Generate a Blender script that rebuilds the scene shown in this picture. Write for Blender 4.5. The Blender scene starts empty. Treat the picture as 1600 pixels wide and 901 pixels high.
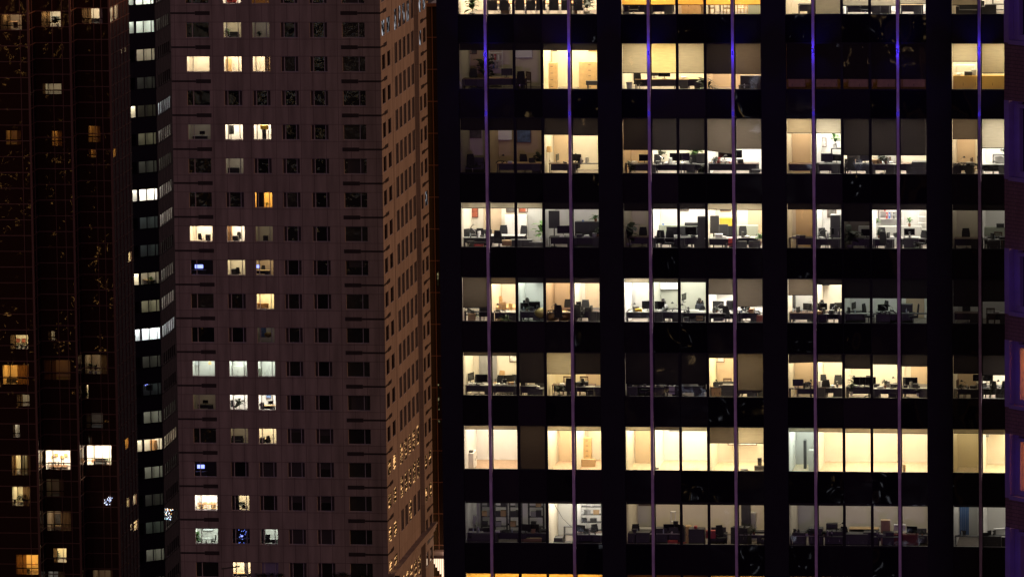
import bpy, math, random
from mathutils import Vector, Matrix
random.seed(7)
S = bpy.context.scene
COL = S.collection
# ------------------------------------------------------------------ camera, world, lights, exposure
CAMZ = 160.0
YAW, PITCH, ROLL, FPX = math.radians(7.278), math.radians(-7.643), math.radians(-0.701), 10648.0
F_ = Vector((-math.sin(YAW)*math.cos(PITCH), math.cos(YAW)*math.cos(PITCH), math.sin(PITCH)))
R_ = Vector((math.cos(YAW), math.sin(YAW), 0)); U_ = R_.cross(F_)
RR = R_*math.cos(ROLL)+U_*math.sin(ROLL); UU = -R_*math.sin(ROLL)+U_*math.cos(ROLL)
cd = bpy.data.cameras.new("camera"); cam = bpy.data.objects.new("camera", cd); COL.objects.link(cam)
M = Matrix((( RR.x, UU.x, -F_.x, 0), (RR.y, UU.y, -F_.y, 0), (RR.z, UU.z, -F_.z, CAMZ), (0,0,0,1)))
cam.matrix_world = M
cd.sensor_fit = 'HORIZONTAL'; cd.sensor_width = 36.0; cd.lens = FPX/1600*36.0
cd.clip_start = 1.0; cd.clip_end = 6000.0
S.camera = cam
S.view_settings.view_transform = 'Standard'; S.view_settings.look = 'None'
S.view_settings.exposure = 0.0; S.view_settings.gamma = 1.0
S.view_settings.use_curve_mapping = False
S.cycles.use_denoising = True
S.cycles.max_bounces = 7; S.cycles.diffuse_bounces = 3; S.cycles.glossy_bounces = 3
S.cycles.transparent_max_bounces = 10; S.cycles.sample_clamp_indirect = 4.0
S.cycles.caustics_reflective = False; S.cycles.caustics_refractive = False

w = bpy.data.worlds.new("World"); S.world = w; w.use_nodes = True
wn = w.node_tree; wn.nodes.clear()
wo = wn.nodes.new('ShaderNodeOutputWorld'); wb = wn.nodes.new('ShaderNodeBackground')
tc = wn.nodes.new('ShaderNodeTexCoord'); sx = wn.nodes.new('ShaderNodeSeparateXYZ')
cr = wn.nodes.new('ShaderNodeValToRGB')
cr.color_ramp.elements[0].position = 0.0; cr.color_ramp.elements[0].color = (0.155, 0.100, 0.085, 1)
cr.color_ramp.elements[1].position = 0.8; cr.color_ramp.elements[1].color = (0.085, 0.055, 0.075, 1)
wn.links.new(tc.outputs['Generated'], sx.inputs[0]); wn.links.new(sx.outputs['Z'], cr.inputs[0])
wn.links.new(cr.outputs[0], wb.inputs['Color']); wb.inputs['Strength'].default_value = 1.0
wn.links.new(wb.outputs[0], wo.inputs['Surface'])

# the glow of the sodium-lit avenue, coming low from the right
sd = bpy.data.lights.new("city_glow", 'SUN'); sd.energy = 0.86; sd.color = (1.0, 0.49, 0.22); sd.angle = math.radians(8)
so = bpy.data.objects.new("city_glow", sd); COL.objects.link(so)
so.rotation_euler = Vector((-1.0, 0.12, -0.10)).to_track_quat('-Z', 'Y').to_euler(); so.location = (60, 300, 260)
# added violet spot behind the camera, no fixture: stands for unseen violet lighting
fl = bpy.data.lights.new("added_violet_spot", 'SPOT'); fl.energy = 3.1e5; fl.color = (0.74, 0.37, 1.0)
fl.spot_size = math.radians(22); fl.spot_blend = 0.6; fl.shadow_soft_size = 6.0
fo = bpy.data.objects.new("added_violet_spot", fl); COL.objects.link(fo)
fo.location = (14, -20, 128)
fo.rotation_euler = (Vector((-20, 360, 118))-Vector(fo.location)).to_track_quat('-Z', 'Y').to_euler()

# ------------------------------------------------------------------ helpers
CAM = Vector((0, 0, CAMZ))
def ray(u, v): return F_ + RR*((u-800)/FPX) + UU*((450.5-v)/FPX)
def atY(u, v, Y): d = ray(u, v); return CAM + d*(Y/d.y)
def atX(u, v, X): d = ray(u, v); return CAM + d*(X/d.x)
def hit(u, v, O, n):
    d = ray(u, v); return CAM + d*((O-CAM).dot(n)/d.dot(n))

class MB:
    def __init__(s): s.v = []; s.f = []; s.m = []
    def quad(s, a, b, c, d, m=0):
        i = len(s.v); s.v += [tuple(a), tuple(b), tuple(c), tuple(d)]; s.f.append((i, i+1, i+2, i+3)); s.m.append(m)
    def tri(s, a, b, c, m=0):
        i = len(s.v); s.v += [tuple(a), tuple(b), tuple(c)]; s.f.append((i, i+1, i+2)); s.m.append(m)
    def box(s, x0, x1, y0, y1, z0, z1, m=0, T=None):
        P = [Vector(p) for p in ((x0,y0,z0),(x1,y0,z0),(x1,y1,z0),(x0,y1,z0),(x0,y0,z1),(x1,y0,z1),(x1,y1,z1),(x0,y1,z1))]
        if T is not None: P = [T @ p for p in P]
        i = len(s.v); s.v += [tuple(p) for p in P]
        for q in ((0,3,2,1),(4,5,6,7),(0,1,5,4),(1,2,6,5),(2,3,7,6),(3,0,4,7)):
            s.f.append(tuple(i+k for k in q)); s.m.append(m)
        return s
    def cyl(s, cx, cy, z0, z1, r0, r1=None, n=12, m=0, T=None):
        r1 = r0 if r1 is None else r1
        i = len(s.v)
        for z, r in ((z0, r0), (z1, r1)):
            for k in range(n):
                a = 2*math.pi*k/n; p = Vector((cx+r*math.cos(a), cy+r*math.sin(a), z))
                s.v.append(tuple(T @ p if T is not None else p))
        for k in range(n):
            s.f.append((i+k, i+(k+1) % n, i+n+(k+1) % n, i+n+k)); s.m.append(m)
        s.f.append(tuple(i+k for k in reversed(range(n)))); s.m.append(m)
        s.f.append(tuple(i+n+k for k in range(n))); s.m.append(m)
        return s
    def tube(s, pts, r, n=6, m=0):
        for a, b in zip(pts[:-1], pts[1:]):
            a, b = Vector(a), Vector(b); d = b-a
            if d.length < 1e-6: continue
            T = Matrix.Translation(a) @ d.to_track_quat('Z', 'Y').to_matrix().to_4x4()
            s.cyl(0, 0, 0, d.length, r, r, n, m, T)
        return s
    def ell(s, c, r, n=10, k=7, m=0):
        i = len(s.v); c = Vector(c)
        for a in range(k+1):
            t = math.pi*a/k
            for b in range(n):
                p = 2*math.pi*b/n
                s.v.append((c.x+r[0]*math.sin(t)*math.cos(p), c.y+r[1]*math.sin(t)*math.sin(p), c.z+r[2]*math.cos(t)))
        for a in range(k):
            for b in range(n):
                s.f.append((i+a*n+b, i+(a+1)*n+b, i+(a+1)*n+(b+1) % n, i+a*n+(b+1) % n)); s.m.append(m)
        return s
    def mesh(s, name, mats, off=(0, 0, 0), smooth=False):
        me = bpy.data.meshes.new(name)
        ox, oy, oz = off
        me.from_pydata([(x-ox, y-oy, z-oz) for x, y, z in s.v], [], s.f)
        if not isinstance(mats, (list, tuple)): mats = [mats]
        for mt in mats: me.materials.append(mt)
        me.polygons.foreach_set('material_index', s.m)
        if smooth: me.polygons.foreach_set('use_smooth', [True]*len(s.f))
        me.update(); return me
    def build(s, name, mats, parent=None, smooth=False):
        root = parent; off = Vector((0, 0, 0))
        while root is not None: off = off + root.location; root = root.parent
        return link(name, s.mesh(name, mats, off, smooth), parent)

def link(name, data, parent=None):
    o = bpy.data.objects.new(name, data); COL.objects.link(o); o.parent = parent; return o
def tag(o, label=None, cat=None, group=None, kind=None):
    if label: o['label'] = label
    if cat: o['category'] = cat
    if group: o['group'] = group
    if kind: o['kind'] = kind
    return o
def empty(name, loc, rz=0.0, label=None, cat=None, group=None):
    o = bpy.data.objects.new(name, None); COL.objects.link(o); o.location = loc; o.rotation_euler = (0, 0, rz)
    o.empty_display_size = 0.2
    return tag(o, label, cat, group)

# ------------------------------------------------------------------ materials
MATS = {}
def new(name):
    m = bpy.data.materials.new(name); m.use_nodes = True; nt = m.node_tree
    return m, nt, nt.nodes['Principled BSDF'], nt.nodes['Material Output']
def mat(name, col, rough=0.6, metal=0.0, noise=0.0, scale=3.0, spec=0.5, bump=0.0):
    if name in MATS: return MATS[name]
    m, nt, b, o = new(name)
    b.inputs['Roughness'].default_value = rough; b.inputs['Metallic'].default_value = metal
    b.inputs['Specular IOR Level'].default_value = spec
    b.inputs['Base Color'].default_value = (*col, 1)
    if noise > 0 or bump > 0:
        t = nt.nodes.new('ShaderNodeTexCoord'); n = nt.nodes.new('ShaderNodeTexNoise')
        n.inputs['Scale'].default_value = scale; n.inputs['Detail'].default_value = 5
        nt.links.new(t.outputs['Object'], n.inputs['Vector'])
        if noise > 0:
            r = nt.nodes.new('ShaderNodeMapRange'); r.inputs['From Min'].default_value = .3; r.inputs['From Max'].default_value = .7
            r.inputs['To Min'].default_value = 1-noise; r.inputs['To Max'].default_value = 1+noise*.6
            x = nt.nodes.new('ShaderNodeVectorMath'); x.operation = 'SCALE'; x.inputs[0].default_value = col
            nt.links.new(n.outputs[0], r.inputs['Value']); nt.links.new(r.outputs[0], x.inputs['Scale'])
            nt.links.new(x.outputs[0], b.inputs['Base Color'])
        if bump > 0:
            bp = nt.nodes.new('ShaderNodeBump'); bp.inputs['Strength'].default_value = bump; bp.inputs['Distance'].default_value = .05
            nt.links.new(n.outputs[0], bp.inputs['Height']); nt.links.new(bp.outputs[0], b.inputs['Normal'])
    MATS[name] = m; return m
def emit(name, col, strength):
    k = "%s_%.2f_%.2f_%.2f_%.2f" % (name, *col, strength)
    if k in MATS: return MATS[k]
    m, nt, b, o = new(name); nt.nodes.remove(b)
    e = nt.nodes.new('ShaderNodeEmission'); e.inputs[0].default_value = (*col, 1); e.inputs[1].default_value = strength
    nt.links.new(e.outputs[0], o.inputs[0]); MATS[k] = m; return m
def clear_glass(name, tint=(.92, .93, .92), f=0.05, wave=0.0):
    if name in MATS: return MATS[name]
    m, nt, b, o = new(name); nt.nodes.remove(b)
    t = nt.nodes.new('ShaderNodeBsdfTransparent'); t.inputs[0].default_value = (*tint, 1)
    g = nt.nodes.new('ShaderNodeBsdfGlossy'); g.inputs['Roughness'].default_value = 0.02; g.inputs[0].default_value = (.9, .9, 1, 1)
    mx = nt.nodes.new('ShaderNodeMixShader'); lw = nt.nodes.new('ShaderNodeLayerWeight'); lw.inputs[0].default_value = .35
    mr = nt.nodes.new('ShaderNodeMapRange'); mr.inputs['To Min'].default_value = f; mr.inputs['To Max'].default_value = .7
    nt.links.new(lw.outputs['Fresnel'], mr.inputs['Value'])
    nt.links.new(mr.outputs[0], mx.inputs[0]); nt.links.new(t.outputs[0], mx.inputs[1]); nt.links.new(g.outputs[0], mx.inputs[2])
    nt.links.new(mx.outputs[0], o.inputs[0])
    if wave > 0: waves(nt, g.inputs['Normal'], wave)
    MATS[name] = m; return m
def waves(nt, sock, strength, scale=.55, dist=.03):
    tc = nt.nodes.new('ShaderNodeTexCoord'); n = nt.nodes.new('ShaderNodeTexNoise'); n.inputs['Scale'].default_value = scale
    n.inputs['Detail'].default_value = 1.5
    bp = nt.nodes.new('ShaderNodeBump'); bp.inputs['Strength'].default_value = strength; bp.inputs['Distance'].default_value = dist
    nt.links.new(tc.outputs['Object'], n.inputs['Vector']); nt.links.new(n.outputs[0], bp.inputs['Height'])
    nt.links.new(bp.outputs[0], sock)
def dark_glass(name, col, rough=.04, wave=.5, spec=.6, scale=.55, dist=.03):
    if name in MATS: return MATS[name]
    m, nt, b, o = new(name)
    b.inputs['Base Color'].default_value = (*col, 1); b.inputs['Roughness'].default_value = rough
    b.inputs['Specular IOR Level'].default_value = spec
    waves(nt, b.inputs['Normal'], wave, scale, dist); MATS[name] = m; return m
def fabric(name, dif, trans):
    if name in MATS: return MATS[name]
    m, nt, b, o = new(name); nt.nodes.remove(b)
    d = nt.nodes.new('ShaderNodeBsdfDiffuse'); d.inputs[0].default_value = (*dif, 1)
    t = nt.nodes.new('ShaderNodeBsdfTranslucent'); t.inputs[0].default_value = (*trans, 1)
    a = nt.nodes.new('ShaderNodeAddShader'); nt.links.new(d.outputs[0], a.inputs[0]); nt.links.new(t.outputs[0], a.inputs[1])
    nt.links.new(a.outputs[0], o.inputs[0])
    # weave: faint horizontal bands in the cloth
    tcn = nt.nodes.new('ShaderNodeTexCoord'); mp = nt.nodes.new('ShaderNodeMapping'); mp.inputs['Scale'].default_value = (1.2, 1.2, 9)
    n = nt.nodes.new('ShaderNodeTexNoise'); n.inputs['Scale'].default_value = 1.6; n.inputs['Detail'].default_value = 4
    mr = nt.nodes.new('ShaderNodeMapRange'); mr.inputs['To Min'].default_value = .7; mr.inputs['To Max'].default_value = 1.3
    sc = nt.nodes.new('ShaderNodeVectorMath'); sc.operation = 'SCALE'; sc.inputs[0].default_value = trans
    nt.links.new(tcn.outputs['Object'], mp.inputs[0]); nt.links.new(mp.outputs[0], n.inputs['Vector'])
    nt.links.new(n.outputs[0], mr.inputs['Value']); nt.links.new(mr.outputs[0], sc.inputs['Scale']); nt.links.new(sc.outputs[0], t.inputs[0])
    MATS[name] = m; return m
def stone(name, col, mortar, bw, bh, offx=0.0, offz=0.0, axis='x', brick_off=0.0, msize=.02, dark=.8, rough=.85, var=.12):
    """cladding panels with joints; u runs along the wall (x or y), v up."""
    if name in MATS: return MATS[name]
    m, nt, b, o = new(name)
    g = nt.nodes.new('ShaderNodeNewGeometry'); sp = nt.nodes.new('ShaderNodeSeparateXYZ'); cb = nt.nodes.new('ShaderNodeCombineXYZ')
    nt.links.new(g.outputs['Position'], sp.inputs[0])
    ax = nt.nodes.new('ShaderNodeMath'); ax.operation = 'ADD'; ax.inputs[1].default_value = offx
    if axis == 'd':
        add = nt.nodes.new('ShaderNodeMath'); add.operation = 'SUBTRACT'
        nt.links.new(sp.outputs['X'], add.inputs[0]); nt.links.new(sp.outputs['Y'], add.inputs[1]); nt.links.new(add.outputs[0], ax.inputs[0])
    else:
        nt.links.new(sp.outputs['X' if axis == 'x' else 'Y'], ax.inputs[0])
    az = nt.nodes.new('ShaderNodeMath'); az.operation = 'ADD'; az.inputs[1].default_value = offz; nt.links.new(sp.outputs['Z'], az.inputs[0])
    nt.links.new(ax.outputs[0], cb.inputs['X']); nt.links.new(az.outputs[0], cb.inputs['Y'])
    br = nt.nodes.new('ShaderNodeTexBrick'); br.offset = brick_off; br.inputs['Scale'].default_value = 1.0
    br.inputs['Brick Width'].default_value = bw; br.inputs['Row Height'].default_value = bh
    br.inputs['Mortar Size'].default_value = msize; br.inputs['Mortar Smooth'].default_value = .1
    br.inputs['Color1'].default_value = (*col, 1); br.inputs['Color2'].default_value = (*[c*(1-var) for c in col], 1)
    br.inputs['Mortar'].default_value = (*mortar, 1)
    nt.links.new(cb.outputs[0], br.inputs['Vector'])
    # rain streaks and blotches
    mp = nt.nodes.new('ShaderNodeMapping'); mp.inputs['Scale'].default_value = (1.3, 1.3, .16)
    n = nt.nodes.new('ShaderNodeTexNoise'); n.inputs['Scale'].default_value = .9; n.inputs['Detail'].default_value = 6
    nt.links.new(g.outputs['Position'], mp.inputs[0]); nt.links.new(mp.outputs[0], n.inputs['Vector'])
    mr = nt.nodes.new('ShaderNodeMapRange'); mr.inputs['From Min'].default_value = .3; mr.inputs['From Max'].default_value = .7
    mr.inputs['To Min'].default_value = dark; mr.inputs['To Max'].default_value = 1.1
    n2 = nt.nodes.new('ShaderNodeTexNoise'); n2.inputs['Scale'].default_value = 9; n2.inputs['Detail'].default_value = 3
    nt.links.new(g.outputs['Position'], n2.inputs['Vector'])
    mr2 = nt.nodes.new('ShaderNodeMapRange'); mr2.inputs['To Min'].default_value = .86; mr2.inputs['To Max'].default_value = 1.14
    mm = nt.nodes.new('ShaderNodeMath'); mm.operation = 'MULTIPLY'
    nt.links.new(n.outputs[0], mr.inputs['Value']); nt.links.new(n2.outputs[0], mr2.inputs['Value'])
    nt.links.new(mr.outputs[0], mm.inputs[0]); nt.links.new(mr2.outputs[0], mm.inputs[1])
    sc = nt.nodes.new('ShaderNodeVectorMath'); sc.operation = 'SCALE'
    nt.links.new(br.outputs['Color'], sc.inputs[0]); nt.links.new(mm.outputs[0], sc.inputs['Scale'])
    nt.links.new(sc.outputs[0], b.inputs['Base Color']); b.inputs['Roughness'].default_value = rough
    b.inputs['Specular IOR Level'].default_value = .25
    MATS[name] = m; return m

WHITE = mat('white_paint', (.78, .76, .72), .6, noise=.05)
CEIL = mat('ceiling_tile', (.75, .74, .7), .9)
CARPET = mat('carpet', (.22, .19, .17), .95, noise=.2, scale=6)
CARPETW = mat('carpet_tan', (.42, .29, .20), .95, noise=.2, scale=6)
SILL = mat('sill_laminate', (.72, .70, .66), .4)
BLK = mat('black_plastic', (.02, .02, .022), .45)
BLKF = mat('black_fabric', (.022, .022, .026), .9)
DGREY = mat('dark_grey', (.035, .035, .037), .5)
GREY = mat('mid_grey', (.28, .28, .28), .5)
LGREY = mat('light_grey', (.42, .42, .40), .5)
CHROME = mat('chrome', (.6, .6, .62), .25, metal=1.0)
WOOD = mat('oak_veneer', (.42, .22, .09), .45, noise=.25, scale=4)
WOODL = mat('maple_veneer', (.62, .42, .2), .45, noise=.15, scale=4)
WOODD = mat('walnut', (.10, .05, .03), .45, noise=.3, scale=4)
CARD = mat('cardboard', (.42, .28, .15), .9, noise=.1)
PAPER = mat('paper', (.82, .82, .80), .8)
GREENC = mat('grey_green_laminate', (.34, .37, .30), .5)
LEAF = mat('leaf_green', (.06, .14, .03), .5, noise=.3, scale=9)
LEAFD = mat('leaf_dark', (.018, .03, .012), .6, noise=.3, scale=9)
POT = mat('terracotta', (.25, .12, .07), .8)
POTW = mat('white_pot', (.7, .7, .68), .4)
RED = mat('red_plastic', (.5, .05, .04), .5)
BLUE = mat('blue_plastic', (.06, .15, .45), .5)
YEL = mat('yellow_plastic', (.7, .45, .05), .5)
SKIN = mat('skin', (.55, .34, .25), .6)
HAIR = mat('hair', (.02, .014, .01), .7)
SHIRTD = mat('dark_shirt', (.03, .035, .05), .9)
SHIRTL = mat('light_shirt', (.5, .5, .52), .9)
SCR = mat('screen_off', (.008, .008, .01), .15)
SCRB = emit('screen_blue', (.25, .3, 1), 3.0)
SCRW = emit('screen_white', (.75, .85, 1), 1.6)
GLASS = clear_glass('office_glass', wave=.25)
GLASS2 = clear_glass('far_glass', f=.03)
BL_T = fabric('blind_cream', (.09, .085, .08), (.20, .175, .13))
BL_A = fabric('blind_amber', (.12, .08, .03), (.62, .34, .07))
BL_D = fabric('blind_dark', (.032, .029, .032), (.006, .005, .005))
BL_B = fabric('blind_brown', (.05, .042, .036), (.036, .029, .023))

# ------------------------------------------------------------------ ground
g = MB(); g.quad((-3000, -1500, 0), (3000, -1500, 0), (3000, 4500, 0), (-3000, 4500, 0))
tag(g.build('ground', mat('asphalt', (.05, .05, .05), .9, noise=.3, scale=.2)), 'dark asphalt ground far below the towers', None, None, 'structure')

# ------------------------------------------------------------------ furniture library (meshes shared between copies)
CACHE = {}
def piece(name, key, fn, mats, parent, smooth=False):
    k = (name, key)
    if k not in CACHE:
        mb = MB(); fn(mb); CACHE[k] = mb.mesh(name, mats, (0, 0, 0), smooth)
    return link(name, CACHE[k], parent)

ITEMS = []      # (root, look phrase, place tuple)
GROUPS = {'office_chair': 'office chairs', 'desk': 'office desks', 'monitor': 'computer monitors', 'cabinet': 'office cabinets',
 'cardboard_box': 'boxes kept in the offices', 'paper_stack': 'paper stacks on the desks', 'potted_plant': 'potted plants in the offices',
 'slat_chair': 'visitor chairs', 'desk_lamp': 'desk lamps', 'file_binder': 'binders on the shelves', 'mug': 'mugs on the desks',
 'picture': 'pictures on the office walls', 'desk_phone': 'desk phones', 'waste_bin': 'waste bins', 'shelf_rack': 'storage racks',
 'conference_chair': 'conference chairs', 'person': None, 'server_case': 'dark equipment cases'}

def office_chair(kw, r):
    c = {'k': BLKF, 'g': DGREY, 't': mat('tan_leather', (.5, .32, .16), .6)}[kw.get('c', 'k')]; cc = kw.get('c', 'k')
    def back(m):
        for i in range(6):
            z0 = .52+i*.105; w = .22-.004*(i-2)**2
            m.box(-w, w, .20+.012*i, .25+.012*i, z0, z0+.107)
    piece('seat', cc, lambda m: m.box(-.24, .24, -.22, .24, .44, .52), c, r)
    piece('backrest', cc, back, c, r)
    for s in (-1, 1):
        piece('armrest', s, lambda m: (m.box(s*.27-.03, s*.27+.03, -.15, .12, .66, .69), m.box(s*.27-.015, s*.27+.015, -.02, .02, .46, .66)), BLK, r)
    piece('stem', 0, lambda m: m.cyl(0, 0, .1, .44, .03), CHROME, r)
    def base(m):
        for k in range(5):
            a = k*2*math.pi/5
            m.tube([(0, 0, .12), (.3*math.cos(a), .3*math.sin(a), .07)], .018)
            m.cyl(.3*math.cos(a), .3*math.sin(a), 0, .06, .03)
    piece('base', 0, base, BLK, r)
def conference_chair(kw, r):
    c = BLKF
    piece('seat', 0, lambda m: m.box(-.25, .25, -.24, .24, .42, .48), c, r)
    piece('backrest', 0, lambda m: (m.box(-.25, .25, .24, .28, .46, .98), m.box(-.26, .26, .235, .285, .96, .99)), c, r)
    for s in (-1, 1):
        piece('frame', s, lambda m: m.tube([(s*.28, -.22, 0), (s*.28, -.22, .62), (s*.28, .2, .62), (s*.28, .24, 0), (s*.28, -.22, 0)], .014), CHROME, r)
def slat_chair(kw, r):
    mt = {'w': WOODD, 'l': WOODL, 'k': BLK}[kw.get('c', 'w')]; cc = kw.get('c', 'w')
    piece('seat', cc, lambda m: m.box(-.23, .23, -.22, .22, .43, .47), mt, r)
    for sx_ in (-1, 1):
        for sy in (-1, 1):
            piece('leg', (cc, sx_, sy), lambda m: m.box(sx_*.21-.02, sx_*.21+.02, sy*.2-.02, sy*.2+.02, 0, .43), mt, r)
    def back(m):
        for sx_ in (-1, 1): m.box(sx_*.21-.02, sx_*.21+.02, .18, .22, .47, 1.0)
        m.box(-.23, .23, .18, .22, .95, 1.02); m.box(-.21, .21, .185, .215, .56, .6)
        for k in range(-2, 3): m.box(k*.075-.014, k*.075+.014, .19, .21, .6, .95)
    piece('backrest', cc, back, mt, r)
    piece('armrest', (cc, 1), lambda m: (m.box(.21, .26, -.2, .2, .66, .69), m.box(.22, .25, -.2, -.16, .45, .66)), mt, r)
    piece('armrest', (cc, -1), lambda m: (m.box(-.26, -.21, -.2, .2, .66, .69), m.box(-.25, -.22, -.2, -.16, .45, .66)), mt, r)
def desk(kw, r):
    w, d = kw.get('w', 1.6)/2, kw.get('d', .75)/2; c = kw.get('c', 'g')
    mt = {'g': LGREY, 'w': WOODL, 'k': WOODD, 'o': WOOD, 'd': DGREY}[c]
    piece('desk_top', (w, d, c), lambda m: m.box(-w, w, -d, d, .71, .74), mt, r)
    for s in (-1, 1):
        piece('leg', (w, d, s), lambda m: (m.box(s*w-s*.06, s*w-s*.02, -d+.04, -d+.08, 0, .71), m.box(s*w-s*.06, s*w-s*.02, d-.08, d-.04, 0, .71), m.box(s*w-s*.06, s*w-s*.02, -d+.04, d-.04, .02, .06)), DGREY, r)
    if not kw.get('open'): piece('modesty_panel', (w, d, c), lambda m: m.box(-w+.06, w-.06, d-.12, d-.10, .3, .71), BLK, r)
    if kw.get('drawers', 1):
        ped = piece('pedestal', (w, d, c), lambda m: m.box(w-.5, w-.08, -d+.05, d-.14, .08, .7), DGREY, r)
def round_table(kw, r):
    rr = kw.get('r', .6); c = {'w': WOODL, 'g': LGREY, 'o': WOOD, 'x': WHITE}[kw.get('c', 'w')]
    piece('table_top', (rr, kw.get('c', 'w')), lambda m: m.cyl(0, 0, .71, .75, rr, rr, 28), c, r)
    piece('stem', rr, lambda m: m.cyl(0, 0, .04, .71, .05), CHROME, r)
    piece('base', rr, lambda m: m.cyl(0, 0, 0, .04, rr*.5, rr*.45, 20), DGREY, r)
def long_table(kw, r):
    w, d = kw.get('w', 4)/2, kw.get('d', 1.2)/2
    piece('table_top', (w, d), lambda m: m.box(-w, w, -d, d, .70, .75), WOOD, r)
    for s in (-1, 1): piece('leg', (w, s), lambda m: (m.box(s*w*.7-.25, s*w*.7+.25, -.06, .06, 0, .7),), WOODD, r)
def monitor(kw, r):
    w, h = kw.get('w', .58)/2, kw.get('h', .36); lit = kw.get('lit', '')
    z = kw.get('arm', .12)
    piece('housing', (w, h, z), lambda m: (m.box(-w, w, -.02, .02, z, z+h), m.box(-w*.5, w*.5, .02, .05, z+h*.25, z+h*.8)), BLK, r)
    piece('screen', (w, h, z, lit), lambda m: m.box(-w+.012, w-.012, -.024, -.021, z+.014, z+h-.014), {'': SCR, 'b': SCRB, 'w': SCRW}[lit], r)
    piece('stand', z, lambda m: (m.box(-.02, .02, .03, .06, .01, z+h*.4), m.box(-.12, .12, -.08, .1, 0, .015)), BLK, r)
def laptop(kw, r):
    piece('keyboard_half', 0, lambda m: m.box(-.17, .17, -.12, .12, 0, .018), DGREY, r)
    T = Matrix.Translation((0, .12, .018)) @ Matrix.Rotation(math.radians(-15), 4, 'X')
    piece('screen', 0, lambda m: m.box(-.17, .17, 0, .012, 0, .23, T=T), BLK, r)
def desk_lamp(kw, r):
    piece('base', 0, lambda m: m.cyl(0, 0, 0, .02, .08), BLK, r)
    piece('arm', 0, lambda m: m.tube([(0, 0, .02), (-.12, 0, .28), (.1, 0, .46)], .01), CHROME, r)
    piece('lamp_shade', 0, lambda m: m.cyl(.12, 0, .38, .47, .08, .03), BLK, r)
def floor_lamp(kw, r):
    piece('base', 'f', lambda m: m.cyl(0, 0, 0, .03, .14), BLK, r)
    piece('pole', 0, lambda m: m.cyl(0, 0, .03, 1.35, .012), CHROME, r)
    piece('lamp_shade', 'f', lambda m: m.cyl(0, 0, 1.3, 1.6, .2, .12, 16), fabric('shade_cloth', (.5, .4, .25), (.4, .3, .15)), r)
def potted_plant(kw, r):
    h = kw.get('h', 1.2); seed = kw.get('s', 1); st = kw.get('st', 'broad'); mt = {'g': LEAF, 'd': LEAFD}[kw.get('c', 'g')]
    ph = min(.35, h*.28)
    piece('pot', (h, kw.get('p', 'w')), lambda m: m.cyl(0, 0, 0, ph, ph*.38, ph*.5, 14), POTW if kw.get('p', 'w') == 'w' else POT, r)
    def fol(m):
        rnd = random.Random(seed)
        n = 26 if st == 'broad' else 40
        for i in range(n):
            a = rnd.uniform(0, 2*math.pi); t = rnd.uniform(.25, 1.0)
            el = rnd.uniform(.35, 1.35); L = h*rnd.uniform(.3, .5)
            if st == 'broad':
                z0 = ph+(h-ph)*t*.6; base = Vector((.03*math.cos(a), .03*math.sin(a), z0))
                m.tube([(0, 0, ph*.9), tuple(base)], .006, 4)
                wd = L*.26
            else:
                base = Vector((0, 0, ph)); L = h*rnd.uniform(.5, .8); wd = .03+L*.03
            d = Vector((math.cos(a)*math.cos(el), math.sin(a)*math.cos(el), math.sin(el)))
            side = Vector((-math.sin(a), math.cos(a), 0))*wd
            p0 = base; pr = [(p0, .12)]
            for k in range(1, 5):
                d2 = (d-Vector((0, 0, .26*k))).normalized(); p0 = p0+d2*L/4; pr.append((p0, [0, .8, 1, .7, .05][k]))
            for (pa, wa), (pb, wb_) in zip(pr[:-1], pr[1:]):
                m.quad(pa-side*wa, pa+side*wa, pb+side*wb_, pb-side*wb_)
    piece('foliage', (h, seed, st, kw.get('c', 'g')), fol, mt, r)
def cabinet(kw, r):
    w, h, d = kw.get('w', 1.0), kw.get('h', 1.0), kw.get('d', .45); c = kw.get('c', 'l'); n = kw.get('n', 2); dr = kw.get('dr', 0)
    mt = {'l': LGREY, 'g': GREENC, 'w': WOODL, 'k': DGREY, 'x': WHITE, 'b': BLK, 'o': WOOD, 'y': mat('mustard_laminate', (.62, .40, .12), .5), 'r': mat('oxblood_case', (.16, .03, .02), .6)}[c]
    piece('body', (w, h, d, c), lambda m: m.box(-w/2, w/2, -d/2, d/2, 0, h), mt, r)
    if dr:
        for k in range(dr):
            z0 = h*(k+.04)/dr; z1 = h*(k+.96)/dr
            o = piece('drawer', (w, h, d, c, k, dr), lambda m: m.box(-w/2+.015, w/2-.015, -d/2-.02, -d/2-.002, z0, z1), mt, r)
            piece('handle', (w, d, k, dr, h), lambda m: m.box(-.07, .07, -d/2-.04, -d/2-.02, (z0+z1)/2-.012, (z0+z1)/2+.012), DGREY, o)
    else:
        for k in range(n):
            x0 = -w/2+w*k/n+.008; x1 = -w/2+w*(k+1)/n-.008
            o = piece('cabinet_door', (w, h, d, c, k, n), lambda m: m.box(x0, x1, -d/2-.02, -d/2-.002, .03, h-.03), mt, r)
            piece('handle', (w, h, d, k, n), lambda m: m.box(x1-.06, x1-.04, -d/2-.04, -d/2-.02, h*.45, h*.6), DGREY, o)
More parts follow.
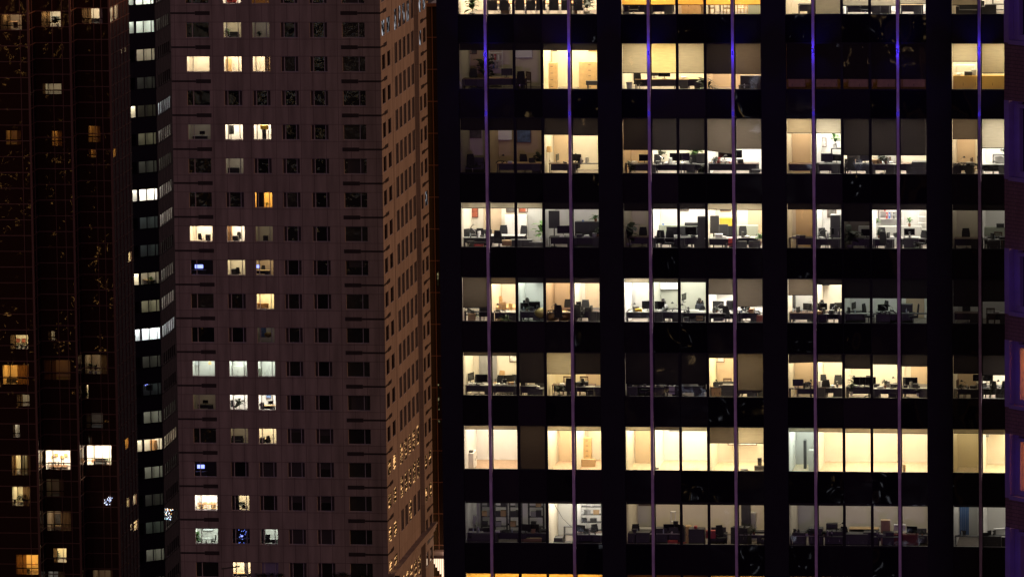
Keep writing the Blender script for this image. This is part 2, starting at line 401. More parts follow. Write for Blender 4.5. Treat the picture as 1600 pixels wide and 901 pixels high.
def shelf_rack(kw, r):
    w, h, d, n = kw.get('w', 1.2), kw.get('h', 2.1), kw.get('d', .45), kw.get('n', 4)
    mt = {'k': BLK, 'x': WHITE, 'w': WOODL}[kw.get('c', 'k')]; c = kw.get('c', 'k')
    for sx_ in (-1, 1):
        for sy in (-1, 1):
            piece('post', (w, h, d, c, sx_, sy), lambda m: m.box(sx_*(w/2-.02)-.02, sx_*(w/2-.02)+.02, sy*(d/2-.02)-.02, sy*(d/2-.02)+.02, 0, h), mt, r)
    for k in range(n+1):
        z = .12+(h-.15)*k/n
        piece('shelf', (w, h, d, c, k, n), lambda m: m.box(-w/2, w/2, -d/2, d/2, z, z+.03), mt, r)
    if kw.get('back'): piece('back_panel', (w, h, c), lambda m: m.box(-w/2, w/2, d/2, d/2+.02, .1, h), mt, r)
def picture(kw, r):
    w, h = kw.get('w', .8)/2, kw.get('h', .6); c = kw.get('c', 'r')
    ccol = {'r': (.38, .1, .05), 'b': (.1, .16, .3), 'k': (.12, .11, .1), 'y': (.6, .4, .12), 'w': (.75, .73, .7)}[c]
    fr = piece('picture_frame', (w, h), lambda m: (m.box(-w, w, -.03, 0, 0, .04), m.box(-w, w, -.03, 0, h-.04, h), m.box(-w, -w+.04, -.03, 0, .04, h-.04), m.box(w-.04, w, -.03, 0, .04, h-.04)), WOODD, r)
    piece('canvas', (w, h, c), lambda m: m.box(-w+.04, w-.04, -.015, -.005, .04, h-.04), mat('canvas_'+c, ccol, .8, noise=.6, scale=4.5), r)
def whiteboard(kw, r):
    w, h = kw.get('w', 1.5)/2, kw.get('h', .9)
    piece('board_face', (w, h), lambda m: m.box(-w+.02, w-.02, -.02, -.005, .02, h-.02), mat('board_white', (.85, .87, .9), .25), r)
    piece('rim', (w, h), lambda m: (m.box(-w, w, -.025, 0, 0, .02), m.box(-w, w, -.025, 0, h-.02, h), m.box(-w, -w+.02, -.025, 0, .02, h-.02), m.box(w-.02, w, -.025, 0, .02, h-.02), m.box(-w*.5, w*.5, -.08, -.025, 0, .015)), CHROME, r)
def _single(name, fn, mt): return (name, fn, mt)
def cardboard_box(kw, r):
    w, h = kw.get('w', .4)/2, kw.get('h', .3); c = {'c': CARD, 'r': RED, 'k': DGREY, 'w': PAPER, 'b': BLUE, 'y': YEL, 'g': GREY}[kw.get('c', 'c')]
    piece('body', (w, h, kw.get('c', 'c')), lambda m: m.box(-w, w, -.16, .16, 0, h*.86), c, r)
    piece('lid', (w, h, kw.get('c', 'c')), lambda m: m.box(-w-.01, w+.01, -.17, .17, h*.86, h), c, r)
def server_case(kw, r):
    w, h = kw.get('w', .9)/2, kw.get('h', 1.0)
    piece('case_body', (w, h), lambda m: (m.box(-w, w, -.35, .35, .1, h), m.box(-w-.02, w+.02, -.37, .37, h*.62, h*.65)), DGREY, r)
    for s in (-1, 1):
        piece('caster', (w, s), lambda m: (m.box(s*w*.8-.03, s*w*.8+.03, -.3, -.22, 0, .1), m.box(s*w*.8-.03, s*w*.8+.03, .22, .3, 0, .1)), BLK, r)
        piece('handle', (w, h, s), lambda m: m.tube([(s*w*.6, -.38, h*.45), (s*w*.6, -.41, h*.45), (s*w*.6, -.41, h*.55), (s*w*.6, -.38, h*.55)], .012), CHROME, r)
def paper_stack(kw, r):
    def f(m):
        rnd = random.Random(kw.get('s', 1))
        for k in range(5):
            a = rnd.uniform(-.15, .15); m.box(-.11, .11, -.15, .15, k*.018, k*.018+.017, T=Matrix.Rotation(a, 4, 'Z'))
    piece('paper_sheets', kw.get('s', 1), f, PAPER, r)
def mug(kw, r):
    c = {'w': POTW, 'r': RED, 'b': BLUE}[kw.get('c', 'w')]
    piece('cup', kw.get('c', 'w'), lambda m: m.cyl(0, 0, 0, .1, .04), c, r)
    piece('handle', kw.get('c', 'w'), lambda m: m.tube([(.04, 0, .02), (.07, 0, .03), (.07, 0, .07), (.04, 0, .08)], .008), c, r)
def bottle(kw, r):
    piece('bottle_body', 0, lambda m: (m.cyl(0, 0, 0, .16, .035), m.cyl(0, 0, .16, .21, .035, .013)), mat('clear_plastic', (.5, .6, .65), .1), r)
    piece('cap', 0, lambda m: m.cyl(0, 0, .21, .24, .016), WHITE, r)
def desk_phone(kw, r):
    piece('body', 'ph', lambda m: m.box(-.1, .1, -.1, .1, 0, .06), BLK, r)
    piece('handset', 0, lambda m: m.box(-.1, -.05, -.11, .11, .06, .1), BLK, r)
def file_binder(kw, r):
    c = {'k': BLK, 'w': PAPER, 'b': BLUE, 'r': RED, 'g': GREY, 'y': YEL, 'n': GREENC}[kw.get('c', 'k')]
    piece('spine', kw.get('c', 'k'), lambda m: m.box(-.035, .035, -.14, .14, 0, .31), c, r)
    piece('spine_label', 0, lambda m: m.box(-.02, .02, -.143, -.14, .15, .25), PAPER, r)
def waste_bin(kw, r):
    piece('bin_wall', 0, lambda m: m.cyl(0, 0, 0, .38, .13, .17, 16), GREY, r)
    piece('rim', 'wb', lambda m: m.cyl(0, 0, .37, .39, .178, .178, 16), BLK, r)
def tower_speaker(kw, r):
    h = kw.get('h', 1.6)
    piece('screen_board', h, lambda m: m.box(-.3, .3, -.04, .04, h-.95, h), DGREY, r)
    piece('pole', ('ts', h), lambda m: m.cyl(0, 0, 0, h-.9, .03), BLK, r)
    piece('base', 'ts', lambda m: m.cyl(0, 0, 0, .03, .24), BLK, r)
def ladder_ceiling_unit(kw, r):   # ceiling-hung air unit seen through the glass
    w = kw.get('w', .9)/2
    piece('grille', w, lambda m: [m.box(-w, w, -.15+k*.06, -.13+k*.06, 0, .12) for k in range(6)], GREY, r)
    piece('casing', w, lambda m: (m.box(-w-.03, -w, -.2, .2, 0, .18), m.box(w, w+.03, -.2, .2, 0, .18), m.box(-w, w, -.2, .2, .14, .18)), LGREY, r)
    for s in (-1, 1): piece('hanger', (w, s), lambda m: m.box(s*w-.01, s*w+.01, -.01, .01, .18, kw.get('up', .5)), DGREY, r)
def cable_drop(kw, r):
    piece('cable', 0, lambda m: m.tube([(0, 0, 2.6), (.25, 0, 2.0), (.6, 0, 1.4), (1.05, 0, .95), (1.35, 0, .82)], .014), BLK, r)
def step_stool(kw, r):
    piece('seat', 'st', lambda m: m.box(-.3, .3, -.2, .2, .42, .47), kw.get('m', BLK), r)
    for sx_ in (-1, 1):
        piece('leg', ('st', sx_), lambda m: (m.box(sx_*.26-.02, sx_*.26+.02, -.18, -.14, 0, .42), m.box(sx_*.26-.02, sx_*.26+.02, .14, .18, 0, .42)), BLK, r)
def reflection_shape(kw, r):  # rounded shape standing for a reflection in the glass
    piece('reflection_skin', 0, lambda m: m.ell((0, 0, .5), (.42, .36, .3), 18, 12), mat('gold_reflection', (.26, .18, .06), .3, metal=.5), r, smooth=True)
    piece('reflection_stem', 0, lambda m: m.tube([(0, 0, .2), (0, 0, .0)], .01), DGREY, r)
def sofa(kw, r):
    w = kw.get('w', 1.2)/2
    piece('seat', ('sf', w), lambda m: m.box(-w, w, -.35, .3, .1, .42), DGREY, r)
    piece('backrest', ('sf', w), lambda m: m.box(-w, w, .2, .4, .42, .85), DGREY, r)
    for s in (-1, 1): piece('armrest', ('sf', w, s), lambda m: m.box(s*w-.08, s*w+.08, -.35, .4, .1, .6), DGREY, r)
def person(kw, r):
    """seated person grown from a skinned skeleton, one continuous body; hair and top are children"""
    cl = kw.get('cl', 'd')
    key = ('person_body', cl, kw.get('lean', 0))
    if key not in CACHE:
        ln = kw.get('lean', 0)
        J = {'pel': (0, 0, .50, .15), 'wai': (0, -.02, .68, .13), 'che': (0, -.03-ln*.5, .88, .15), 'nek': (0, -.04-ln, 1.05, .055),
             'hea': (0, -.05-ln, 1.16, .085), 'top': (0, -.05-ln, 1.27, .08),
             'sl': (-.19, -.03-ln*.7, .98, .06), 'el': (-.26, -.12-ln, .74, .045), 'wl': (-.17, -.36-ln, .76, .03), 'hl': (-.13, -.45-ln, .77, .03),
             'sr': (.19, -.03-ln*.7, .98, .06), 'er': (.26, -.12-ln, .74, .045), 'wr': (.17, -.36-ln, .76, .03), 'hr': (.13, -.45-ln, .77, .03),
             'kl': (-.12, -.42, .52, .07), 'al': (-.12, -.40, .10, .045), 'fl': (-.12, -.55, .05, .04),
             'kr': (.12, -.42, .52, .07), 'ar': (.12, -.40, .10, .045), 'fr': (.12, -.55, .05, .04)}
        E = ['pel wai', 'wai che', 'che nek', 'nek hea', 'hea top', 'che sl', 'sl el', 'el wl', 'wl hl', 'che sr', 'sr er', 'er wr', 'wr hr',
             'pel kl', 'kl al', 'al fl', 'pel kr', 'kr ar', 'ar fr']
        names = list(J); me = bpy.data.meshes.new('person')
        me.from_pydata([J[n][:3] for n in names], [tuple(names.index(q) for q in e.split()) for e in E], [])
        o = bpy.data.objects.new('tmp', me); COL.objects.link(o)
        md = o.modifiers.new('skin', 'SKIN'); sv = me.skin_vertices[0].data
        for i, n in enumerate(names): sv[i].radius = (J[n][3], J[n][3]*(.75 if n in ('pel', 'wai', 'che') else 1)); sv[i].use_root = (n == 'pel')
        o.modifiers.new('sub', 'SUBSURF').render_levels = 2; o.modifiers['sub'].levels = 2
        dg = bpy.context.evaluated_depsgraph_get(); dg.update()
        m2 = bpy.data.meshes.new_from_object(o.evaluated_get(dg)); bpy.data.objects.remove(o)
        m2.materials.clear(); m2.materials.append(SKIN); m2.materials.append({'d': SHIRTD, 'l': SHIRTL}[cl]); m2.materials.append(DGREY)
        for p in m2.polygons:
            c = p.center; p.use_smooth = True
            p.material_index = 0 if (c.z > 1.06 or c.y < -.40-ln and c.z > .7) else (2 if c.z < .6 else 1)
        CACHE[key] = m2
    link('body', CACHE[key], r)
    ln = kw.get('lean', 0)
    piece('hair', (ln, kw.get('long', 0)), lambda m: (m.ell((0, -.03-ln, 1.25), (.1, .11, .1), 12, 8), m.ell((0, .03-ln, 1.18 if not kw.get('long') else 1.1), (.09, .06, .12 if not kw.get('long') else .2), 10, 7)), HAIR, r, smooth=True)
    def face(m):
        m.tri((-.015, -.135-ln, 1.17), (.015, -.135-ln, 1.17), (0, -.16-ln, 1.165)); m.tri((-.015, -.135-ln, 1.17), (0, -.16-ln, 1.165), (0, -.135-ln, 1.21)); m.tri((.015, -.135-ln, 1.17), (0, -.135-ln, 1.21), (0, -.16-ln, 1.165))
    piece('nose', ln, face, SKIN, r)
    for s in (-1, 1):
        piece('eye', (s, ln), lambda m: m.ell((s*.033, -.13-ln, 1.2), (.012, .01, .008), 8, 5), BLK, r)
        piece('ear', (s, ln), lambda m: m.ell((s*.09, -.05-ln, 1.19), (.012, .025, .035), 8, 5), SKIN, r)
        piece('fingers', (s, ln), lambda m: [m.tube([(s*.13+k*.018-.027, -.46-ln, .77), (s*.13+k*.019-.028, -.5-ln, .775), (s*.13+k*.019-.028, -.53-ln, .76)], .008, 5) for k in range(4)] + [m.tube([(s*.13-s*.03, -.43-ln, .77), (s*.13-s*.06, -.47-ln, .765)], .009, 5)], SKIN, r)

LIB = dict(office_chair=office_chair, conference_chair=conference_chair, slat_chair=slat_chair, desk=desk, round_table=round_table, long_table=long_table,
 monitor=monitor, laptop=laptop, desk_lamp=desk_lamp, floor_lamp=floor_lamp, potted_plant=potted_plant, cabinet=cabinet, shelf_rack=shelf_rack,
 picture=picture, whiteboard=whiteboard, cardboard_box=cardboard_box, server_case=server_case, paper_stack=paper_stack, mug=mug, bottle=bottle,
 desk_phone=desk_phone, file_binder=file_binder, waste_bin=waste_bin, display_board=tower_speaker, air_unit=ladder_ceiling_unit, hanging_cable=cable_drop,
 stool=step_stool, reflection_dome=reflection_shape, sofa=sofa, person=person)
CN = {'k': 'black', 'g': 'grey', 't': 'tan', 'w': 'walnut', 'l': 'pale wood', 'c': 'brown', 'r': 'red', 'b': 'blue', 'y': 'yellow', 'd': 'dark', 'o': 'oak', 'x': 'white', 'n': 'green'}
def phrase(kind, kw):
    c = kw.get('c')
    if kind == 'office_chair': return CN[c or 'k']+' swivel chair'
    if kind == 'conference_chair': return 'black conference chair'
    if kind == 'slat_chair': return ('slatted ' + CN[c or 'w'] + ' armchair')
    if kind == 'desk': return {'g': 'grey', 'w': 'maple', 'k': 'dark', 'o': 'oak', 'd': 'charcoal'}[c or 'g']+' office desk'
    if kind == 'round_table': return 'round pedestal table'
    if kind == 'long_table': return 'long oak conference table'
    if kind == 'monitor': return {'': 'dark', 'b': 'blue glowing', 'w': 'lit'}[kw.get('lit', '')]+(' wide' if kw.get('w', .58) > .6 else '')+' monitor'
    if kind == 'potted_plant': return ('tall ' if kw.get('h', 1.2) > .9 else 'small ')+('leafy' if kw.get('st', 'broad') == 'broad' else 'spiky')+' potted plant'
    if kind == 'cabinet': return {'l': 'grey', 'g': 'grey green', 'w': 'maple', 'k': 'charcoal', 'x': 'white', 'b': 'black', 'o': 'oak', 'y': 'mustard', 'r': 'oxblood'}[c or 'l']+(' drawer unit' if kw.get('dr') else ' cabinet')
    if kind == 'shelf_rack': return {'k': 'black', 'x': 'white', 'w': 'maple'}[c or 'k']+' open shelf rack'
    if kind == 'picture': return {'r': 'reddish', 'b': 'bluish', 'k': 'dark', 'y': 'golden', 'w': 'pale'}[c or 'r']+' framed picture'
    if kind == 'cardboard_box': return {'c': 'brown', 'r': 'red', 'k': 'dark', 'w': 'white', 'b': 'blue', 'y': 'yellow', 'g': 'grey'}[c or 'c']+' storage box'
    if kind == 'server_case': return 'black wheeled equipment case'
    if kind == 'file_binder': return {'k': 'black', 'w': 'white', 'b': 'blue', 'r': 'red', 'g': 'grey', 'y': 'yellow', 'n': 'green'}[c or 'k']+' binder'
    if kind == 'mug': return {'w': 'white', 'r': 'red', 'b': 'blue'}[c or 'w']+' mug'
    if kind == 'person': return 'seated person in '+('dark' if kw.get('cl', 'd') == 'd' else 'light')+' top'
    return {'laptop': 'open black laptop', 'desk_lamp': 'jointed desk lamp', 'floor_lamp': 'floor lamp with cloth shade', 'whiteboard': 'framed whiteboard',
            'paper_stack': 'untidy paper stack', 'bottle': 'clear water bottle', 'desk_phone': 'black desk phone', 'waste_bin': 'round grey waste bin',
            'display_board': 'dark board on pole', 'air_unit': 'ceiling hung air unit', 'hanging_cable': 'slack black hanging cable', 'stool': 'low black stool',
            'reflection_dome': 'reflection drawn as a gold balloon', 'sofa': 'dark grey sofa'}[kind]
CAT = {'office_chair': 'office chair', 'conference_chair': 'chair', 'slat_chair': 'chair', 'round_table': 'table', 'long_table': 'table', 'potted_plant': 'plant',
       'shelf_rack': 'shelf', 'cardboard_box': 'box', 'server_case': 'equipment case', 'paper_stack': 'papers', 'desk_phone': 'phone', 'file_binder': 'binder',
       'waste_bin': 'bin', 'desk_lamp': 'lamp', 'floor_lamp': 'lamp', 'display_board': 'board', 'air_unit': 'air conditioner', 'hanging_cable': 'cable', 'reflection_dome': 'reflection_shape'}
def put(kind, loc, rz=0.0, place='', **kw):
    if kind == 'monitor' and kw.get('w', 0) > .6 and 'h' not in kw: kw['h'] = .42
    r = empty(kind, loc, rz); LIB[kind](kw, r)
    r['category'] = CAT.get(kind, kind.replace('_', ' ')); g = GROUPS.get(kind)
    if g: r['group'] = g
    ITEMS.append((r, phrase(kind, kw) if 'look' not in kw else kw['look'], place, Vector(loc)))
    return r

# ================================================================== the black office tower
YE = 360.0; MW = 1.5
BAYX = [-41.218-7.5, -39.949, -31.156, -22.334]       # left edge of each bay's first pane
SILLZ = [126.04, 122.03, 117.51, 113.51, 109.49, 105.46, 101.45, 97.43, 93.40]
HEADH = [2.5, 2.5, 3.0, 2.45, 2.42, 2.40, 2.42, 2.33, 2.4]
SILLV = [23.4, 140.2, 271.3, 387.5, 504, 619.7, 734, 849, 966]
ROWN = ['top', 'second', 'third', 'fourth', 'fifth', 'sixth', 'seventh', 'eighth', 'lowest']
BAYN = ['left bay', 'second bay', 'third bay', 'right bay']; PANEN = ['first pane', 'second pane', 'third pane', 'fourth pane', 'fifth pane']
tower = empty('office_tower', (-30, YE+20, 0), 0, 'black glass office tower with violet fins and rows of lit office windows', 'office tower')
SPG = dark_glass('black_spandrel_glass', (.005, .004, .008), .02, .9, .6, .32, .05)
SPV = [SPG, dark_glass('smoked_spandrel_glass', (.014, .010, .017), .06, .8, .5, .3, .045), dark_glass('worn_spandrel_glass', (.022, .014, .024), .12, .8, .45, .5, .045)]
COLM = mat('black_cladding', (.011, .010, .014), .6, noise=.2, scale=.8, spec=.15)
FRM = mat('black_frame', (.008, .007, .010), .6, spec=.2)
FIN = mat('violet_lit_metal', (.52, .37, .52), .5, noise=.25, scale=1.5)  # violet light on the fins is partly put into this colour
XR = -13.5; XL = -49.87
# columns (slightly proud) and body
cols = [(XL, BAYX[0]), (BAYX[0]+7.5, BAYX[1]), (BAYX[1]+7.5, BAYX[2]), (BAYX[2]+7.5, BAYX[3]), (BAYX[3]+7.5, XR+1.3)]
for a, b in cols:
    m = MB()
    for k in range(32):
        z0 = 30+k*4.02; m.box(a, b, YE-.06, YE+.5, z0+.012, z0+4.008)
    m.box(a+.01, b-.01, YE-.045, YE+.45, 10, 160)
    m.build('column', COLM, tower)
m = MB(); m.box(XL, XL+.25, YE+.5, YE+40, 0, 170); m.box(XR+1.05, XR+1.3, YE+.5, YE+40, 0, 170); m.box(XL, XR+1.3, YE+40, YE+40.3, 0, 170)
m.build('wall', COLM, tower)
# floors/spandrels
zz = [(SILLZ[r+1]+HEADH[r+1], SILLZ[r], r) for r in range(8)]
for z0, z1, r in zz + [(SILLZ[0]+HEADH[0], SILLZ[0]+18, 0), (60, SILLZ[8], 8)]:
    m = MB()
    for bx in BAYX:
        for p in range(5):
            xa = bx+p*MW; xb = xa+MW
            m.box(xa+.012, xb-.012, YE, YE+.06, z0+.02, z1-.02, random.choice([0, 0, 0, 1, 1, 2]))
        m.build('spandrel', SPV, tower); m = MB()
    m = MB(); m.box(XL+.3, XR+1, YE+.07, YE+.15, z0+.0, z1-.0)
    m.build('floor_edge', FRM, tower)
# fins with joints and small blue lamps
def finx(b, k): return BAYX[b]+MW*(1 if k == 0 else 4)
LEDM = emit('blue_lamp', (.10, .05, 1), .35)
for b in range(4):
    for k in (0, 1):
        if b == 3 and k == 1: continue
        x = finx(b, k); f = MB(); z = 88.0
        jz = [60]+[s-.10 for s in reversed(SILLZ)]+[130.2, 134.3, 138.4, 142.5]
        for z0, z1 in zip(jz[:-1], jz[1:]):
            f.box(x-.072, x+.072, YE-.34, YE-.03, z0+.012, z1-.012)
            f.box(x-.06, x+.06, YE-.33, YE-.03, z0-.02, z0+.02)
        fo_ = f.build('fin', FIN, tower)
        for zc, pw in ((atY(800, 82-(b-1)*3, YE).z, 38.0), (atY(800, 176, YE).z, 5.0)):
            q = MB(); q.box(x-.05, x+.05, YE-.37, YE-.345, zc-.12, zc+.12)
            q.build('lamp', LEDM, fo_)
            for sg in (-1, 1):      # one lamp washes up, one down, along the front of the fin
                ld = bpy.data.lights.new('fin_lamp', 'SPOT'); ld.energy = pw*3.2; ld.color = (.06, .03, 1); ld.spot_size = math.radians(112); ld.spot_blend = .8; ld.shadow_soft_size = .02
                lo = bpy.data.objects.new('fin_lamp', ld); COL.objects.link(lo); lo.parent = fo_; lo.location = Vector((x, YE-.80, zc-sg*.55))-tower.location
                lo.rotation_euler = (0 if sg < 0 else math.radians(180), 0, 0)

TINT = {'W': (1, .83, .60), 'N': (1, .92, .79), 'G': (.90, 1, .86), 'Y': (1, .85, .58), 'O': (1, .50, .12), 'C': (.85, .95, 1)}
def wallm(c): return {'c': mat('wall_cream', (.72, .66, .54), .8, noise=.06, scale=.7), 'w': mat('wall_white', (.78, .77, .74), .8, noise=.05, scale=.7),
                      'g': mat('wall_grey_green', (.36, .38, .33), .8, noise=.08, scale=.7), 'b': mat('wall_beige', (.52, .40, .27), .8, noise=.08, scale=.7),
                      'd': mat('wall_dim_room', (.14, .12, .10), .8, noise=.1, scale=.7), 'y': mat('wall_yellow', (.74, .65, .44), .8, noise=.05, scale=.7), 'k': mat('wall_unlit', (.035, .033, .035), .8, noise=.3, scale=.7)}[c]  # darkest walls put the gloom of unlit rooms into their colour
def room(parent, xa, xb, y0, y1, z0, z1, L, tint, wc='c', floor=CARPET, nled=2, lamp=True, side=None):
    """an open-fronted room with ceiling lamps; L = wanted wall brightness"""
    mats = [wallm(wc), floor, CEIL, wallm(side or wc)]
    m = MB(); e = .03; xa += e; xb -= e
    m.quad((xa, y1, z0), (xb, y1, z0), (xb, y1, z1), (xa, y1, z1), 0)
    m.quad((xa, y0, z0), (xa, y1, z0), (xa, y1, z1), (xa, y0, z1), 3)
    m.quad((xb, y1, z0), (xb, y0, z0), (xb, y0, z1), (xb, y1, z1), 3)
    m.quad((xa, y0, z0), (xb, y0, z0), (xb, y1, z0), (xa, y1, z0), 1)
    m.quad((xa, y1, z1), (xb, y1, z1), (xb, y0, z1), (xa, y0, z1), 2)
    # skirting and front upstand below the sill
    m.box(xa+.01, xb-.01, y1-.02, y1-.004, z0+.002, z0+.1, 3)
    ro = m.build('room', mats, parent)
    W_, D_, H_ = xb-xa, y1-y0, z1-z0
    if lamp:
        area = 2*(W_*D_+W_*H_+D_*H_); q = MB(); n = max(1, int(round(W_/1.8)))
        ap = 0
        lw = min(1.1, W_/n*.7); ll = D_*.22
        for i in range(n):
            cx = xa+W_*(i+.5)/n
            for j in range(2):
                cy = y0+D_*(.3+.42*j)
                q.quad((cx-lw/2, cy+ll/2, z1-.02), (cx+lw/2, cy+ll/2, z1-.02), (cx+lw/2, cy-ll/2, z1-.02), (cx-lw/2, cy-ll/2, z1-.02)); ap += lw*ll
        rho = {'c': .62, 'w': .75, 'g': .36, 'b': .42, 'd': .13, 'y': .58}[wc]
        en = L*area*(1-.5)/(rho*ap)*((2.25 if tint == 'N' else 1.85) if L > .3 else 1.15)
        q.build('ceiling_light', emit('room_light', TINT[tint], en), ro)
    return ro

CARPETY = mat('carpet_cream', (.52, .43, .30), .95, noise=.15, scale=6)
ROOMS = {}   # (row, bay) -> list of (pa, pb, L, tint, wall, depth)
BL = {}      # (row, bay) -> {pane: (v, kind)}
def R(r, b, rooms, blinds): ROOMS[r, b] = rooms; BL[r, b] = blinds
R(0,0,[(0,4,1.25,'W','c',6)],{})
R(0,1,[(0,1,1.2,'W','c',5),(2,2,.8,'W','b',3.5),(3,4,1.1,'W','c',5)],{p:(7.5,'a') for p in range(5)})
R(0,2,[(0,0,1.2,'W','c',4),(1,1,.5,'N','c',4),(2,4,1.2,'N','w',5)],{1:(23,'t'),2:(9,'t'),3:(9,'t'),4:(6,'t')})
R(0,3,[(0,0,.35,'W','c',4),(1,4,.8,'W','w',5)],{0:(8,'t')})
R(1,0,[(0,2,.055,'Y','c',4.5),(3,4,1.2,'Y','y',4)],{0:(78,'d'),1:(78,'d'),2:(78,'d'),3:(78,'d'),4:(78,'d')})
R(1,1,[(0,2,1.15,'Y','c',5),(3,4,.75,'W','b',4)],{0:(114,'t'),1:(114,'A'),2:(114,'t'),3:(115,'d'),4:(115,'b')})
R(1,2,[(0,4,.022,'O','b',4)],{p:(123,'d') for p in range(5)})
R(1,3,[(0,0,1.0,'Y','c',4),(1,4,.75,'Y','y',3)],{0:(96,'t'),1:(114,'t'),2:(114,'t')})
R(2,0,[(0,0,.02,'Y','c',4),(1,2,.055,'Y','b',4.5),(3,4,.7,'Y','c',4.5)],{0:(203,'d'),1:(203,'d'),2:(203,'d'),3:(210,'d'),4:(211,'d')})
R(2,1,[(0,0,.45,'Y','b',4),(1,2,1.2,'N','c',5),(3,4,1.3,'N','w',5)],{0:(234,'d'),1:(234,'d'),2:(234,'d'),3:(238,'b'),4:(232,'b')})
R(2,2,[(0,0,.6,'W','c',3.2),(1,1,1.3,'N','w',5),(2,4,.95,'N','c',5)],{0:(208,'t'),1:(208,'t'),2:(242,'d'),3:(242,'d'),4:(242,'d')})
R(2,3,[(0,0,.6,'W','c',4),(1,4,1.2,'N','w',5)],{0:(217,'b'),1:(231,'t'),2:(231,'t')})
R(3,0,[(0,2,.62,'N','c',4.5),(3,4,.30,'N','w',5)],{0:(325,'t'),1:(325,'t'),2:(325,'t'),3:(326,'d'),4:(326,'d')})
R(3,1,[(0,0,.07,'N','c',4),(1,2,.85,'N','w',5),(3,4,.95,'N','c',5)],{0:(329,'d'),1:(326,'d'),2:(326,'d'),3:(327,'t'),4:(327,'t')})
R(3,2,[(0,0,.30,'W','c',3.2),(1,1,.7,'N','w',5),(2,2,.03,'N','d',4),(3,4,.75,'N','w',5)],{0:(327,'d'),1:(327,'d'),2:(345,'d'),3:(327,'d'),4:(327,'d')})
R(3,3,[(0,0,.06,'N','c',4),(1,4,.17,'N','w',5)],{0:(328,'d'),1:(328,'d'),2:(328,'d')})
R(4,0,[(0,0,.40,'N','c',4),(1,1,.85,'W','c',5),(2,2,.42,'G','w',3.5),(3,3,.4,'W','b',4),(4,4,.8,'N','c',4)],{0:(480,'b'),1:(443,'b'),2:(441,'d'),3:(441,'d'),4:(441,'d')})
R(4,1,[(0,0,1.5,'N','w',4),(1,2,.50,'N','g',4.5),(3,4,1.2,'N','w',5)],{0:(441,'t'),1:(440,'b'),2:(440,'d'),3:(459,'b'),4:(478,'b')})
R(4,2,[(0,0,1.0,'N','c',4),(1,1,.8,'N','c',5),(2,4,.22,'G','w',4.5)],{0:(461,'b'),1:(444,'d'),2:(465,'d'),3:(465,'d'),4:(465,'d')})
R(4,3,[(0,4,.045,'N','w',4.5)],{0:(478,'d'),1:(470,'d'),2:(470,'d')})
R(5,0,[(0,1,.55,'Y','c',4.5),(2,2,.5,'Y','c',4.5),(3,4,.5,'Y','y',4.5)],{0:(555,'b'),1:(555,'b'),2:(597,'d'),3:(583,'t'),4:(583,'d')})
R(5,1,[(0,2,.22,'N','c',4.5),(3,4,.85,'Y','y',4.5)],{0:(599,'d'),1:(600,'d'),2:(599,'d'),3:(558,'d'),4:(609,'b')})
R(5,2,[(0,0,.5,'Y','c',3.5),(1,1,1.1,'Y','c',5),(2,3,1.0,'Y','c',5),(4,4,.75,'Y','c',4)],{0:(567,'d'),1:(565,'d'),2:(575,'d'),3:(568,'d'),4:(571,'d')})
R(5,3,[(0,0,.20,'Y','c',4),(1,4,.85,'N','c',5)],{0:(583,'d'),1:(585,'d'),2:(585,'d')})
R(6,0,[(0,1,.72,'W','w',5.2),(2,2,.22,'W','b',4),(3,3,1.15,'Y','c',5),(4,4,1.1,'Y','c',5.5)],{0:(670,'t'),1:(670,'t'),2:(733,'B'),3:(671,'t'),4:(671,'t')})
R(6,1,[(0,0,1.0,'Y','c',4.5),(1,2,1.3,'Y','w',5.5),(3,4,.95,'Y','c',5)],{0:(672,'t'),1:(671,'b'),2:(672,'t'),3:(691,'b'),4:(691,'t')})
R(6,2,[(0,0,.6,'G','w',4.5),(1,4,.82,'W','c',5.5)],{0:(674,'t'),1:(674,'t'),2:(675,'t'),3:(675,'t'),4:(676,'t')})
R(6,3,[(0,0,.25,'Y','y',4),(1,4,.85,'Y','c',5)],{0:(676,'t'),1:(677,'b'),2:(677,'b')})
R(7,0,[(0,2,.12,'N','w',5),(3,3,.5,'N','c',4.5),(4,4,.35,'N','w',5)],{p:(785,'d') for p in range(5)})
R(7,1,[(0,4,.22,'W','c',5.5)],{p:(787,'d') for p in range(5)})
R(7,2,[(0,4,.15,'N','c',5.5)],{p:(789,'d') for p in range(5)})
R(7,3,[(0,0,.14,'N','w',5),(1,4,.22,'N','w',5.5)],{p:(791,'d') for p in range(4)})
R(8,0,[(0,4,.75,'Y','y',4)],{p:(960,'a') for p in range(5)})
R(8,1,[(0,2,.01,'O','d',4),(3,4,.30,'Y','y',4)],{p:(960,'a') for p in range(5)})
R(8,2,[(0,4,.10,'Y','b',4)],{p:(960,'a') for p in range(5)})
R(8,3,[(0,4,.02,'O','b',4)],{0:(960,'a')})
BKM = {'t': BL_T, 'a': BL_A, 'A': fabric('blind_gold', (.12, .10, .06), (.42, .34, .17)), 'd': BL_D, 'b': BL_B, 'B': BL_B}

